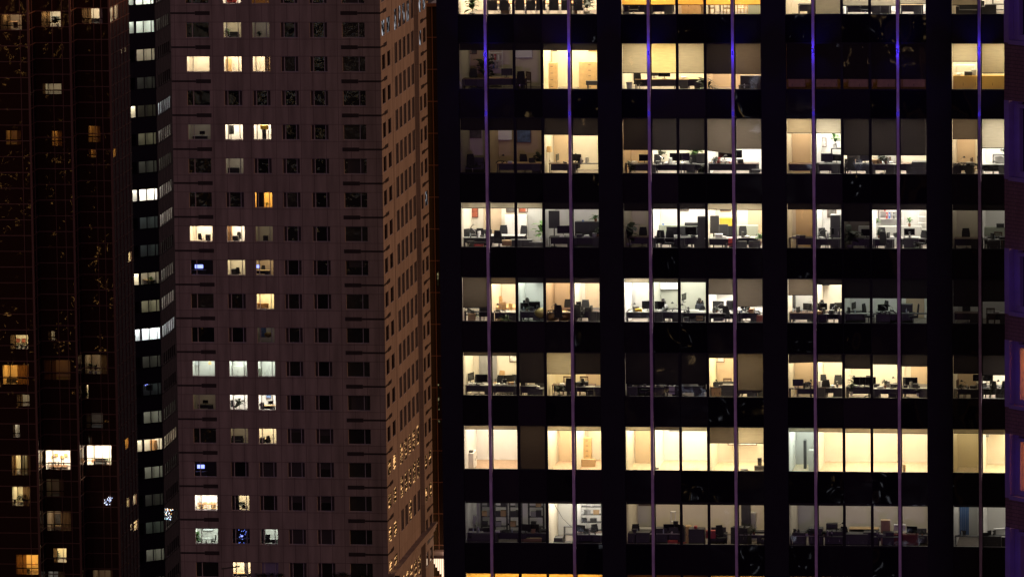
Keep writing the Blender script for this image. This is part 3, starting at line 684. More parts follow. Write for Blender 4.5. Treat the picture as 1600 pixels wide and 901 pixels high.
for (r, b), rooms in ROOMS.items():
    bx = BAYX[b]; zs = SILLZ[r]; zh = zs+HEADH[r]; x1 = bx+7.5 if b < 3 else bx+7.5
    # glass and frame of the bay window
    gm = MB()
    for p in range(5):
        gm.quad((bx+p*MW+.04, YE+.03, zs), (bx+(p+1)*MW-.04, YE+.03, zs), (bx+(p+1)*MW-.04, YE+.03, zh), (bx+p*MW+.04, YE+.03, zh))
    win = gm.build('window', GLASS, tower)
    fm = MB()
    for p in range(6):
        x = bx+p*MW; wd = .075 if p in (2, 3) else (.12 if p in (1, 4) else .03)
        xa_, xb_ = x-wd, x+wd
        if p == 0: xa_ = x+.002
        if p == 5: xb_ = x-.002
        fm.box(xa_, xb_, YE-.015, YE+.11, zs+.0, zh)
    fm.box(bx+.03, x1-.03, YE+.002, YE+.10, zs-.02, zs+.035); fm.box(bx+.03, x1-.03, YE+.002, YE+.10, zh-.04, zh+.02)
    fm.build('frame', FRM, win)
    sm = MB(); sm.box(bx+.05, x1-.05, YE+.16, YE+.40, zs-.06, zs-.005); sm.build('sill', SILL, win)
    for p, (v, kd) in BL[r, b].items():
        zb = atY(BAYU if False else 1100, v, YE+.2).z if False else None
        u = [830, 1083, 1338, 1530][b]
        zb = max(zs+.02, atY(u, v, YE+.2).z)
        if zb >= zh-.02: continue
        bm = MB(); xa, xb_ = bx+p*MW+.045, bx+(p+1)*MW-.045
        n = 6; sag = random.uniform(-.01, .01); tilt = {(2,1,3): -.16, (4,1,4): .03, (5,2,0): .06, (3,0,4): 0}.get((r, b, p), random.uniform(-.012, .012))
        for i in range(n):
            t0, t1 = i/n, (i+1)/n
            ya, yb = YE+.2+.012*math.sin(t0*5+p), YE+.2+.012*math.sin(t1*5+p)
            a, c = xa+(xb_-xa)*t0, xa+(xb_-xa)*t1
            bm.quad((a, ya, zb-tilt*(t0-.5)*-1), (c, yb, zb-tilt*(t1-.5)*-1), (c, yb, zh+.03), (a, ya, zh+.03))
        bo = bm.build('blind', BKM[kd], win)
        hb = MB(); hb.box(xa, xb_, YE+.185, YE+.215, zb-.03-abs(tilt)*.0, zb+.005) if abs(tilt) < .04 else None
        if hb.f: hb.build('bottom_bar', FRM, bo) if False else hb.build('bottom_bar', FRM, win)
    for pa, pb, L, tn, wc, dep in rooms:
        fl_ = CARPETW if r == 6 and b == 0 else (CARPETY if r == 6 else CARPET)
        room(tower, bx+pa*MW, bx+(pb+1)*MW, YE+.16, YE+dep, zs-.30, zh+.10, L, tn, wc, fl_)

def X(u, r, dep): return atY(u, SILLV[r]-25, YE+dep).x
def depth_of(r, b, u):
    x = X(u, r, 2.0); p = min(4, max(0, int((x-BAYX[b])/MW)))
    for q in ROOMS[r, b]:
        if q[0] <= p <= q[1]: return p, q
    return p, ROOMS[r, b][0]
def it(row, bay, kind, u, dep, rz=0.0, z=0.0, **kw):
    """place an item in an office row and bay, at picture column u (measured on the photo), dep metres behind the glass"""
    x = X(u, row, dep); up = X(u, row, .2); p = min(4, max(0, int((up-BAYX[bay])/MW)))
    place = PANEN[p]+', '+BAYN[bay]+', '+ROWN[row]+' office row'
    return put(kind, (x, YE+dep, SILLZ[row]-.30+z), math.radians(rz), place, **kw)
def wallz(r, b, kind, u, z, **kw):
    p, q = depth_of(r, b, u); return it(r, b, kind, u, q[5]-.04, 0, z, **kw)
def ws(r, b, u, dep=1.1, w=1.6, c='g', mon=1, seed=0, chair='office_chair', cc='k', lit='', lamp=0, near=False):
    """a work place: desk, monitors, chair, clutter"""
    rnd = random.Random(seed*31+r*7+b)
    it(r, b, 'desk', u, dep, 0, w=w, c=c)
    px = 29.0
    for k in range(mon):
        it(r, b, 'monitor', u+(k-(mon-1)/2)*19+rnd.uniform(-2, 2), dep+rnd.uniform(-.05, .1), rnd.choice([0, 180, 170, 190, 8, -10]), .74, w=rnd.choice([.55, .62]), lit=lit)
    if chair: it(r, b, chair, u+rnd.uniform(-8, 8), dep+(.75 if not near else -.6), rnd.choice([0, 20, -30, 150, 190]), c=cc) if chair != 'conference_chair' else it(r, b, chair, u, dep+.7)
    for k in range(2):
        kd = rnd.choice(['paper_stack', 'mug', 'desk_phone', 'paper_stack', 'bottle'])
        du = rnd.uniform(-w/2, w/2)*px*.85
        it(r, b, kd, u+du, dep-.2, rnd.uniform(0, 90), .74, **({'s': rnd.randint(1, 4)} if kd == 'paper_stack' else {}))
    if lamp: it(r, b, 'desk_lamp', u+w*px*.4, dep+.1, 0, .74)

# ---- row 0
it(0,0,'potted_plant',738,.8,0,h=1.25,s=3); it(0,0,'long_table',842,2.5,0,w=5.2,d=1.3)
for u in (770.6,788.5,813,830,846,866,885,904): it(0,0,'conference_chair',u,1.35,180)
for u in (782,811,838,864,898): it(0,0,'conference_chair',u,3.6,0)
it(0,0,'potted_plant',917,1.4,0,h=1.3,s=5,c='d'); it(0,0,'cardboard_box',920,.7,0,c='k')
ws(0,1,990,1.2,2.2,'d',2,1,near=True); it(0,1,'waste_bin',978,.8); ws(0,1,1030,1.4,1.6,'d',1,2); it(0,1,'potted_plant',984,3,0,h=1.1,s=9)
it(0,1,'cabinet',1078,2.6,0,c='w',w=1.3,h=1.15,n=2); it(0,1,'paper_stack',1070,2.5,0,1.15)
it(0,1,'round_table',1125,2.2,0,r=.8,c='w')
for u,rz in ((1108,60),(1138,-60),(1160,-110)): it(0,1,'slat_chair',u,2.1,rz,c='l')
it(0,1,'cabinet',1184,3.2,0,c='g',w=1.0,h=1.1)
it(0,2,'desk',1262,1.6,0,c='d',w=1.0); ws(0,2,1350,1.2,1.9,'d',2,3,near=True); ws(0,2,1375,1.6,1.2,'d',1,4); it(0,2,'desk',1425,1.4,0,c='w',w=1.2); it(0,2,'mug',1418,1.3,0,.74)
it(0,3,'sofa',1517,1.6,0,w=1.4); it(0,3,'cabinet',1548,1.0,0,c='k',w=.6,h=.75,dr=3); it(0,3,'shelf_rack',1564,1.5,0,c='k',w=.9,h=1.3,n=4); it(0,3,'floor_lamp',1496,2.0)
# ---- row 1
wallz(1,0,'picture',735,1.75,w=.75,h=.65,c='k'); it(1,0,'shelf_rack',775,4.2,0,c='x',w=.75,h=2.3,n=5,d=.3)
for k,u in enumerate((769,771.5,774,777,779.5)):
    it(1,0,'file_binder',u,4.15,0,1.03 if k%2 else 1.46,c='kbrgw'[k])
it(1,0,'monitor',792,2.0,180,.74,w=.6); it(1,0,'desk',790,2.0,0,w=2.2,c='w'); it(1,0,'office_chair',812,1.5,200); it(1,0,'slat_chair',821,2.2,-50)
wallz(1,0,'whiteboard',818,1.55,w=1.0,h=.8); it(1,0,'potted_plant',757,3.8,0,h=1.9,s=4,c='d'); it(1,0,'cardboard_box',742,1.0,0,c='k'); it(1,0,'desk',742,1.5,0,w=1.3,c='k'); it(1,0,'office_chair',740,2.3,10)
it(1,0,'cabinet',863,2.9,0,c='w',w=.55,h=1.45,dr=4); it(1,0,'cabinet',922,3.0,0,c='w',w=1.15,h=1.5,dr=5); it(1,0,'printer' if False else 'cardboard_box',926,1.3,0,.42,c='k',w=.7,h=.22); it(1,0,'stool',926,1.3)
wallz(1,0,'picture',866,1.95,w=.35,h=.3,c='k'); wallz(1,0,'picture',927,1.95,w=.5,h=.3,c='y')
it(1,1,'waste_bin',983,.55,0,.25,); it(1,1,'office_chair',999,1.5,160); it(1,1,'desk',1035,1.5,0,w=2.9,c='w'); it(1,1,'monitor',1038,1.35,0,.74,w=.64,look='dark wide monitor under golden blind'); it(1,1,'monitor',1022,1.7,180,.74)
it(1,1,'desk',1077,1.7,0,w=1.6,c='w'); it(1,1,'paper_stack',1068,1.6,20,.74); it(1,1,'potted_plant',1098,.9,0,h=1.1,s=11,c='d',look='dark bushy plant in front of desk'); it(1,1,'potted_plant',1106,1.3,0,h=1.0,s=12,c='d',st='spiky')
it(1,1,'cabinet',1174,1.1,0,c='k',w=1.15,h=.95,n=2,look='wide charcoal cabinet by the glass'); it(1,1,'bottle',1163,.8,0,.3); it(1,1,'stool',1163,.8)
it(1,3,'cabinet',1507,1.3,0,c='y',w=1.35,h=.95,n=2); it(1,3,'cabinet',1553,1.3,0,c='y',w=1.35,h=.95,n=2)
it(1,3,'shelf_rack',1506,1.8,0,c='x',w=1.2,h=1.45,n=3,d=.3); it(1,3,'paper_stack',1498,1.3,0,.95); it(1,3,'cardboard_box',1513,1.3,0,.95,c='k',h=.2); it(1,3,'file_binder',1522,1.3,80,.95,c='w')
for k,u in enumerate((1240,1290,1345,1390,1430)): it(1,2,'cabinet',u,1.6,0,c='w',w=1.3,h=.8)
# ---- row 2
it(2,0,'desk',812,1.3,0,w=2.4,c='w'); it(2,0,'laptop',832,1.2,20,.74); it(2,0,'office_chair',820,2.0,170); it(2,0,'desk_lamp',783,1.1,0,.74); it(2,0,'paper_stack',797,1.1,0,.74,s=2)
wallz(2,0,'picture',737,1.75,w=1.1,h=.9,c='k'); wallz(2,0,'whiteboard',788,1.6,w=.9,h=1.2); wallz(2,0,'picture',819,1.45,w=.8,h=.95,c='b'); it(2,0,'potted_plant',843,2.6,0,h=1.4,s=8,c='d'); it(2,0,'office_chair',738,1.4,30); it(2,0,'sofa',735,2.4,0,w=1.4)
it(2,0,'desk',880,1.2,0,w=1.5,c='k'); it(2,0,'monitor',871,1.2,80,.74,w=.5); it(2,0,'desk_phone',883,1.1,0,.74); it(2,0,'office_chair',898,1.3,-100); it(2,0,'floor_lamp',858,1.5); it(2,0,'desk_lamp',903,1.6,180,.74)
it(2,1,'potted_plant',985,1.0,0,h=.9,s=21,c='d'); it(2,1,'monitor',1007,1.1,0,.74,w=.6); it(2,1,'desk',1005,1.1,0,w=1.5,c='d'); it(2,1,'office_chair',1027,1.5,10); it(2,1,'monitor',1056,1.2,0,.74,w=.66); it(2,1,'desk',1050,1.3,0,w=2.6,c='d')
it(2,1,'monitor',1068,1.25,6,.74,w=.66,look='right dark monitor of the pair'); it(2,1,'office_chair',1081,1.3,-10); it(2,1,'potted_plant',1086,3.2,0,h=1.75,s=23); it(2,1,'potted_plant',1029,4.2,0,h=1.7,s=24,c='d'); it(2,1,'display_board',1097,1.4,0,h=1.25); it(2,1,'potted_plant',1098,1.0,0,h=.75,s=22,c='d')
it(2,1,'desk',1145,1.4,0,w=2.8,c='k'); it(2,1,'monitor',1132,1.7,0,.86,w=.68); it(2,1,'monitor',1150,1.7,0,.86,w=.66,look='second dark screen beside the lamp'); it(2,1,'desk_lamp',1131,1.2,0,.74); it(2,1,'paper_stack',1117,1.2,0,.74,s=3); it(2,1,'mug',1140,1.1,0,.74,c='r'); it(2,1,'cardboard_box',1183,.7,0,.32,c='k',w=.36,h=.14); it(2,1,'stool',1183,.7); it(2,1,'file_binder',1123,1.2,30,.74,c='r'); it(2,1,'laptop',1158,1.2,170,.74)
it(2,2,'desk',1252,1.3,0,w=2.0,c='k'); it(2,2,'monitor',1292,1.2,5,.74,w=.64,lit=''); it(2,2,'monitor',1307,1.35,-12,.74,w=.5); it(2,2,'office_chair',1296,1.9,20); it(2,2,'desk',1294,1.3,0,w=1.4,c='d',look='charcoal desk under the hanging plant'); wallz(2,2,'picture',1283,1.2,w=.6,h=.5,c='w')
it(2,2,'potted_plant',1305,3.0,0,1.35,h=.9,s=31,look='trailing plant on top of dark shelf'); it(2,2,'shelf_rack',1312,3.0,0,c='k',w=.9,h=1.35,n=3)
ws(2,2,1340,1.3,1.9,'d',2,5); ws(2,2,1378,1.6,1.5,'d',0,6); it(2,2,'office_chair',1328,.9,200); it(2,2,'slat_chair',1393,1.8,60,c='w'); it(2,2,'desk',1415,1.5,0,w=1.1,c='k'); wallz(2,2,'picture',1414,1.15,w=.5,h=.5,c='y'); it(2,2,'server_case',1439,.9,0,w=.95,h=.9)
it(2,2,'cabinet',1386,4.6,0,c='l',w=1.0,h=1.1)
it(2,3,'slat_chair',1524,1.6,80,c='w'); it(2,3,'desk',1508,1.6,0,w=1.0,c='k'); it(2,3,'cabinet',1493,.9,0,c='k',w=.6,h=.8); it(2,3,'cardboard_box',1502,.8,0,c='g'); it(2,3,'office_chair',1536,1.3,90); it(2,3,'shelf_rack',1563,1.6,0,c='k',w=.8,h=1.2,n=3,d=.4); it(2,3,'potted_plant',1570,2.4,0,.9,h=.7,s=33,c='d'); it(2,3,'desk',1552,1.3,0,w=1.6,c='g'); it(2,3,'cardboard_box',1562,1.5,0,.76,c='w',w=.5,h=.35)
# ---- row 3
wallz(3,0,'picture',739,1.35,w=.62,h=.8,c='r'); it(3,0,'sofa',746,3.0,0,w=1.5); it(3,0,'slat_chair',751,1.8,180,c='k'); it(3,0,'office_chair',733,1.0,40,c='g'); it(3,0,'cardboard_box',748,.8,0,.25,c='r',w=.5,h=.12); it(3,0,'cardboard_box',756,.9,0,.12,c='c',w=.5,h=.14); it(3,0,'stool',750,.9); it(3,0,'potted_plant',733,3.6,0,h=1.2,s=41,c='d')
it(3,0,'desk',789,1.9,0,w=2.2,c='g'); it(3,0,'slat_chair',786,2.6,0,c='k'); it(3,0,'office_chair',814,2.5,-30); wallz(3,0,'picture',799,1.65,w=.55,h=.42,c='k'); wallz(3,0,'picture',818,1.65,w=.5,h=.42,c='r'); it(3,0,'cabinet',807,4.2,0,c='x',w=1.2,h=1.55,dr=4); it(3,0,'office_chair',780,.9,170); it(3,0,'cardboard_box',792,.8,0,.3,c='c',w=.5); it(3,0,'cabinet',806,1.0,0,c='k',w=.6,h=.62); it(3,0,'cabinet',822,1.1,0,c='k',w=.7,h=.6,look='low charcoal cabinet at the glass'); it(3,0,'potted_plant',848,3.4,0,h=1.6,s=42); it(3,0,'cabinet',838,.9,0,c='b',w=.8,h=.5); it(3,0,'bottle',846,1.3,0,.6)
it(3,0,'display_board',866,2.0,0,h=2.05); it(3,0,'desk',880,1.3,0,w=1.5,c='d'); it(3,0,'monitor',880,1.4,8,.78,w=.66); it(3,0,'paper_stack',878,1.1,0,.74); it(3,0,'floor_lamp',866,2.8)
it(3,0,'cabinet',922,3.0,0,c='b',w=1.6,h=1.35,n=2); it(3,0,'potted_plant',931,3.0,0,1.35,h=.6,s=43,c='g',st='spiky',p='t'); it(3,0,'mug',911,2.9,0,1.35,c='b'); it(3,0,'desk',918,1.2,0,w=1.6,c='d'); it(3,0,'paper_stack',916,1.1,0,.74,s=2); it(3,0,'laptop',927,1.1,0,.74)
it(3,1,'desk',1005,1.5,0,w=1.5,c='k'); it(3,1,'office_chair',1004,2.0,0); it(3,1,'potted_plant',982,1.6,0,h=1.9,s=44,c='d')
it(3,1,'cabinet',1060,4.0,0,c='g',w=3.1,h=1.05,n=4); it(3,1,'cardboard_box',1082,3.9,0,1.05,c='k',w=.8,h=.14); it(3,1,'mug',1036,3.9,0,1.05,c='b'); it(3,1,'office_chair',1033,1.2,180,look='black round backed swivel chair'); ws(3,1,1052,1.3,1.4,'d',1,7,near=True); ws(3,1,1078,1.4,1.5,'d',1,8); it(3,1,'slat_chair',1068,2.3,0,c='k'); it(3,1,'slat_chair',1087,2.3,0,c='k'); it(3,1,'server_case',1099,1.3,0,w=.55,h=1.9,look='tall black equipment case'); wallz(3,1,'picture',1068,1.7,w=.6,h=.45,c='k')
it(3,1,'display_board',1115,1.7,0,h=1.85); it(3,1,'display_board',1129,2.4,0,h=1.3,look='lower dark board beside taller board'); wallz(3,1,'picture',1134,1.7,w=.6,h=.4,c='k'); it(3,1,'cabinet',1150,4.0,0,c='g',w=2.4,h=1.05,n=3); it(3,1,'cardboard_box',1135,3.9,0,1.05,c='y',w=.7,h=.4); it(3,1,'slat_chair',1139,2.5,0,c='k'); it(3,1,'slat_chair',1160,2.6,0,c='k'); it(3,1,'desk',1128,1.1,0,w=1.8,c='g'); it(3,1,'paper_stack',1121,1.0,0,.74); it(3,1,'paper_stack',1130,1.0,40,.74,s=3); it(3,1,'cardboard_box',1123,1.1,10,.74,c='w',w=.4,h=.2); it(3,1,'cardboard_box',1143,.8,0,.35,c='r',w=.32,h=.4); it(3,1,'stool',1143,.8); it(3,1,'desk',1166,1.4,0,w=1.3,c='g'); it(3,1,'cabinet',1158,.9,0,c='k',w=.6,h=.6); it(3,1,'cabinet',1179,1.0,0,c='k',w=.6,h=.6); it(3,1,'potted_plant',1187,1.0,0,.35,h=.75,s=45,p='t')
it(3,2,'desk',1263,1.4,0,w=1.3,c='d'); it(3,2,'slat_chair',1286,1.9,20,c='k'); it(3,2,'monitor',1303,1.3,60,.8,w=.5); it(3,2,'server_case',1306,1.6,0,w=.55,h=1.95,look='tall narrow black case'); it(3,2,'desk_lamp',1283,1.3,0,.74); wallz(3,2,'picture',1300,1.35,w=.5,h=.9,c='k'); it(3,2,'desk',1296,1.2,0,w=1.2,c='g')
it(3,2,'potted_plant',1328,1.2,0,h=1.6,s=46,c='d'); it(3,2,'monitor',1354,1.2,0,.74); it(3,2,'desk',1350,1.2,0,w=1.3,c='d'); it(3,2,'cabinet',1391,3.8,0,c='l',w=3.4,h=1.05,n=4); it(3,2,'potted_plant',1370,3.7,0,1.05,h=.5,s=47); it(3,2,'shelf_rack',1393,4.6,0,c='x',w=1.3,h=2.2,n=5,d=.3)
for k,u in enumerate((1386,1390,1397,1401,1383)): it(3,2,'file_binder',u,4.5,0,[1.4,1.4,1.4,1.8,1.8][k],c='rbkwr'[k])
it(3,2,'slat_chair',1377,2.2,0,c='k'); it(3,2,'desk',1374,1.2,0,w=1.6,c='g'); it(3,2,'office_chair',1384,.9,150,c='k'); it(3,2,'potted_plant',1421,3.7,0,1.05,h=.55,s=48,p='t'); it(3,2,'cabinet',1424,1.2,0,c='b',w=.8,h=.75); it(3,2,'monitor',1421,1.5,0,.74); it(3,2,'desk',1424,1.6,0,w=1.2,c='g',look='grey desk behind black cabinet'); it(3,2,'office_chair',1440,1.0,-30); it(3,2,'potted_plant',1434,.9,0,h=.6,s=49,c='d'); it(3,2,'shelf_rack',1441,4.4,0,c='x',w=.5,h=2.2,n=6,d=.3)
it(3,3,'desk',1512,1.4,0,w=1.4,c='k'); it(3,3,'office_chair',1510,2.0,10); it(3,3,'cabinet',1556,3.6,0,c='g',w=1.6,h=1.05,n=2); it(3,3,'slat_chair',1562,2.0,160,c='w'); it(3,3,'server_case',1553,1.0,0,w=.7,h=.65); it(3,3,'cardboard_box',1563,3.5,0,1.05,c='k',h=.2)
# ---- row 4
it(4,0,'shelf_rack',735,1.2,0,c='k',w=1.1,h=.9,n=2); it(4,0,'potted_plant',737,1.0,0,h=.9,s=51,c='d'); it(4,0,'cardboard_box',737,.7,0,.15,c='c',w=.38,h=.5); it(4,0,'office_chair',756,1.2,180)
it(4,0,'round_table',793,3.0,0,r=.75,c='w'); it(4,0,'office_chair',786,1.9,180,c='t'); it(4,0,'office_chair',776,3.7,-20,c='t'); it(4,0,'slat_chair',803,2.2,120,c='l'); it(4,0,'potted_plant',790,.6,0,.1,h=.75,s=52,c='g',st='spiky'); it(4,0,'desk',790,1.0,0,w=1.3,c='g')
it(4,0,'person',824,2.0,200,cl='d'); it(4,0,'office_chair',824,2.15,20); it(4,0,'monitor',817,1.2,0,.7,w=.6,); it(4,0,'desk',828,1.3,0,w=1.4,c='d'); it(4,0,'monitor',835,1.2,0,.7,w=.62,look='right dark monitor before the seated person'); it(4,0,'air_unit',843,3.3,0,2.0,w=.35); it(4,0,'reflection_dome',847,1.0,0,.15,look='reflection drawn as gold balloon beside the seated person')
it(4,0,'reflection_dome',862,1.0,0,.0); it(4,0,'reflection_dome',881,1.1,0,.0); it(4,0,'office_chair',873,.8,180); it(4,0,'slat_chair',887,2.6,0,c='k'); it(4,0,'desk',889,2.2,0,w=1.0,c='k')
it(4,0,'slat_chair',914,2.4,0,c='k'); it(4,0,'desk',915,1.4,0,w=1.4,c='k'); it(4,0,'monitor',901,1.4,0,.74,w=.5); it(4,0,'office_chair',905,1.0,160)
it(4,1,'monitor',1012,1.4,0,.74,w=.62); it(4,1,'desk',1006,1.4,0,w=2.2,c='g'); it(4,1,'cardboard_box',998,1.2,0,.74,c='y',w=.35,h=.15); it(4,1,'mug',991,1.2,0,.74,c='r'); it(4,1,'monitor',1029,1.3,0,.74,w=.66); it(4,1,'person',1037,1.9,-160,cl='l',lean=.05); it(4,1,'office_chair',1037,2.05,20,c='g'); it(4,1,'desk',1040,1.35,0,w=1.9,c='g',look='grey desk before the seated person'); it(4,1,'paper_stack',1040,1.1,0,.74); it(4,1,'paper_stack',1030,1.1,40,.74,s=4)
it(4,1,'whiteboard',1036,4.4,0,1.5,w=1.9,h=.4); it(4,1,'cabinet',1078,4.3,0,c='l',w=4.0,h=1.3,n=5) if False else None
it(4,1,'monitor',1069,1.9,75,1.15,w=.6,look='dark monitor raised on an arm'); it(4,1,'desk',1068,1.7,0,w=1.6,c='g'); it(4,1,'desk_lamp',1054,1.6,180,.74); it(4,1,'person',1093,2.2,170,cl='d'); it(4,1,'office_chair',1093,2.35,0); it(4,1,'cardboard_box',1093,.9,0,.32,c='c',w=.36,h=.24); it(4,1,'stool',1093,.9); it(4,1,'cabinet',1073,.7,0,c='b',w=.3,h=.5); it(4,1,'cabinet',1083,.7,0,c='b',w=.3,h=.45,look='second small black cabinet at the glass'); it(4,1,'desk',1090,1.3,0,w=.9,c='g')
it(4,1,'whiteboard',1128,4.8,0,1.3,w=1.0,h=1.0); ws(4,1,1133,1.4,1.9,'g',2,9,near=True); it(4,1,'slat_chair',1140,2.4,0,c='k'); it(4,1,'cardboard_box',1122,.8,0,.3,c='k',w=.5,h=.22); it(4,1,'desk_lamp',1124,1.2,0,.74); it(4,1,'potted_plant',1130,1.0,0,.3,h=.6,s=55,c='d'); ws(4,1,1166,1.5,1.5,'g',1,10); it(4,1,'cabinet',1187,.8,0,c='r',w=.32,h=.62); it(4,1,'cardboard_box',1172,1.3,0,.74,c='r',w=.2,h=.16); it(4,1,'bottle',1163,1.2,0,.74); it(4,1,'mug',1158,1.1,0,.74,c='b')
it(4,2,'desk',1262,1.2,0,w=2.2,c='k'); it(4,2,'cabinet',1236,3.2,0,c='k',w=.5,h=1.5); it(4,2,'monitor',1284,1.3,0,.74); it(4,2,'office_chair',1282,2.0,0); it(4,2,'office_chair',1303,1.4,10); it(4,2,'monitor',1312,1.6,20,.74); it(4,2,'desk',1300,1.4,0,w=1.7,c='d'); it(4,2,'slat_chair',1281,2.8,0,c='k'); it(4,2,'cabinet',1285,4.6,0,1.75,c='b',w=.8,h=.7,look='black wall cabinet with white knobs')
it(4,2,'cabinet',1338,2.0,0,c='k',w=1.0,h=.7); it(4,2,'monitor',1334,2.0,70,.7,w=.5); it(4,2,'office_chair',1357,1.6,70); it(4,2,'office_chair',1378,2.8,-60); it(4,2,'round_table',1388,1.8,0,r=.7,c='g'); it(4,2,'cabinet',1381,1.0,0,c='b',w=.7,h=.7); it(4,2,'desk_phone',1394,1.7,0,.75); it(4,2,'cabinet',1417,2.0,0,c='k',w=.6,h=1.1); it(4,2,'office_chair',1427,1.5,-80); it(4,2,'server_case',1439,3.5,0,w=.3,h=1.4) if False else None
it(4,3,'desk',1510,1.5,0,w=1.4,c='k'); it(4,3,'office_chair',1512,2.1,20); it(4,3,'slat_chair',1548,1.4,180,c='w'); it(4,3,'desk',1560,1.5,0,w=1.2,c='g'); it(4,3,'paper_stack',1558,1.3,0,.74)
# ---- row 5
it(5,0,'monitor',736,1.6,70,.78,w=.66); it(5,0,'desk',745,1.3,0,w=1.9,c='g'); it(5,0,'office_chair',748,1.9,10); it(5,0,'paper_stack',735,1.1,0,.74); it(5,0,'paper_stack',742,1.1,30,.74,s=4); it(5,0,'monitor',753,1.3,0,.74,w=.62,look='low dark monitor amid paper stacks'); it(5,0,'desk_phone',747,1.0,0,.74)
it(5,0,'round_table',800,3.2,0,r=.8,c='g'); it(5,0,'office_chair',779,3.4,-40,c='t'); it(5,0,'office_chair',785,2.2,170,c='k'); it(5,0,'desk',790,1.1,0,w=1.9,c='d'); it(5,0,'paper_stack',778,1.0,0,.74,s=3); it(5,0,'paper_stack',788,1.0,50,.74,s=2); it(5,0,'bottle',804,1.0,0,.74); it(5,0,'mug',797,1.0,0,.74); it(5,0,'office_chair',800,1.9,-30); wallz(5,0,'picture',805,1.5,w=.6,h=.5,c='w'); it(5,0,'monitor',795,1.5,20,.74)
it(5,0,'bottle',823,.9,0,.74); it(5,0,'desk',822,1.0,0,w=1.2,c='d'); it(5,0,'server_case',839,.9,0,w=.7,h=.6); it(5,0,'paper_stack',840,.9,0,.62,s=3); it(5,0,'file_binder',817,1.0,80,.74,c='k'); it(5,0,'cabinet',845,3.0,0,c='k',w=.6,h=1.0)
it(5,0,'slat_chair',886,2.4,0,c='w'); it(5,0,'office_chair',891,1.2,180); it(5,0,'potted_plant',874,1.1,0,h=.95,s=61,c='d'); it(5,0,'desk',882,1.5,0,w=1.3,c='k'); it(5,0,'paper_stack',878,1.2,0,.74); it(5,0,'slat_chair',912,2.4,0,c='w'); it(5,0,'desk',912,1.5,0,w=1.3,c='k'); it(5,0,'office_chair',918,1.0,120); it(5,0,'cabinet',936,.9,0,c='b',w=.4,h=.75); it(5,0,'cardboard_box',912,1.2,0,.74,c='k',w=.5,h=.2)
it(5,1,'office_chair',1008,1.3,-20); it(5,1,'sofa',995,2.2,0,w=1.0); it(5,1,'desk',1042,1.4,0,w=1.6,c='k'); it(5,1,'cardboard_box',1050,1.2,0,.3,c='w',w=.3,h=.45); it(5,1,'stool',1050,1.2); it(5,1,'server_case',1030,1.2,0,w=.6,h=.7); it(5,1,'laptop',1060,1.1,0,.74); it(5,1,'desk',1078,1.4,0,w=1.5,c='d'); it(5,1,'monitor',1075,1.4,0,.74); it(5,1,'office_chair',1100,1.2,30); it(5,1,'office_chair',1066,1.9,0); it(5,1,'server_case',990,1.0,0,w=.5,h=.7)
wallz(5,1,'picture',1125,1.55,w=.5,h=.3,c='w'); it(5,1,'slat_chair',1136,2.0,0,c='w'); it(5,1,'sofa',1138,1.8,0,w=1.1); it(5,1,'server_case',1142,1.1,0,w=.9,h=.85); it(5,1,'cabinet',1119,1.1,0,c='w',w=.5,h=.75); it(5,1,'potted_plant',1119,1.1,0,.75,h=.35,s=62,c='d'); it(5,1,'desk',1165,1.1,0,w=1.2,c='k'); it(5,1,'office_chair',1183,1.0,90)
it(5,2,'desk',1268,1.2,0,w=1.6,c='k'); it(5,2,'office_chair',1291,1.3,180); it(5,2,'desk',1292,1.6,0,w=1.8,c='k',look='dark desk below the ceiling lamp'); it(5,2,'slat_chair',1286,2.6,10,c='k'); it(5,2,'slat_chair',1309,2.5,0,c='k'); it(5,2,'laptop',1262,1.1,0,.74)
it(5,2,'monitor',1343,1.2,0,.74,w=.66); it(5,2,'monitor',1359,1.25,0,.74,w=.66,look='right one of two joined dark monitors'); it(5,2,'desk',1350,1.4,0,w=1.8,c='d'); it(5,2,'office_chair',1358,2.3,0); it(5,2,'potted_plant',1337,2.3,0,.4,h=1.1,s=63,c='d',st='spiky'); it(5,2,'potted_plant',1330,1.1,0,.3,h=.7,s=64,c='d'); wallz(5,2,'picture',1325,1.3,w=.2,h=.6,c='r')
it(5,2,'desk',1380,1.4,0,w=1.6,c='d'); it(5,2,'cardboard_box',1386,1.5,0,.74,c='g',w=.3,h=.3); it(5,2,'desk_phone',1374,1.2,0,.74); it(5,2,'cardboard_box',1370,1.2,0,.74,c='k',w=.3,h=.18); it(5,2,'desk_lamp',1399,1.5,180,.8); it(5,2,'cardboard_box',1397,1.1,0,.74,c='k',w=.36,h=.2); it(5,2,'stool',1397,.9)
it(5,2,'monitor',1424,1.2,0,.74,w=.66); it(5,2,'office_chair',1415,1.8,0); it(5,2,'desk',1428,1.4,0,w=1.7,c='d'); it(5,2,'potted_plant',1434,1.0,0,.3,h=.55,s=65,c='d'); it(5,2,'cabinet',1445,1.0,0,c='b',w=.4,h=.65)
it(5,3,'slat_chair',1502,2.2,80,c='w'); it(5,3,'desk',1514,1.4,0,w=1.2,c='k'); it(5,3,'monitor',1529,1.4,0,.95,w=.6); it(5,3,'desk',1545,1.4,0,w=1.8,c='d'); it(5,3,'monitor',1542,1.4,0,.95,w=.66); it(5,3,'potted_plant',1547,1.1,0,.2,h=.6,s=66,c='d'); it(5,3,'office_chair',1556,1.2,150); it(5,3,'office_chair',1569,1.3,200)
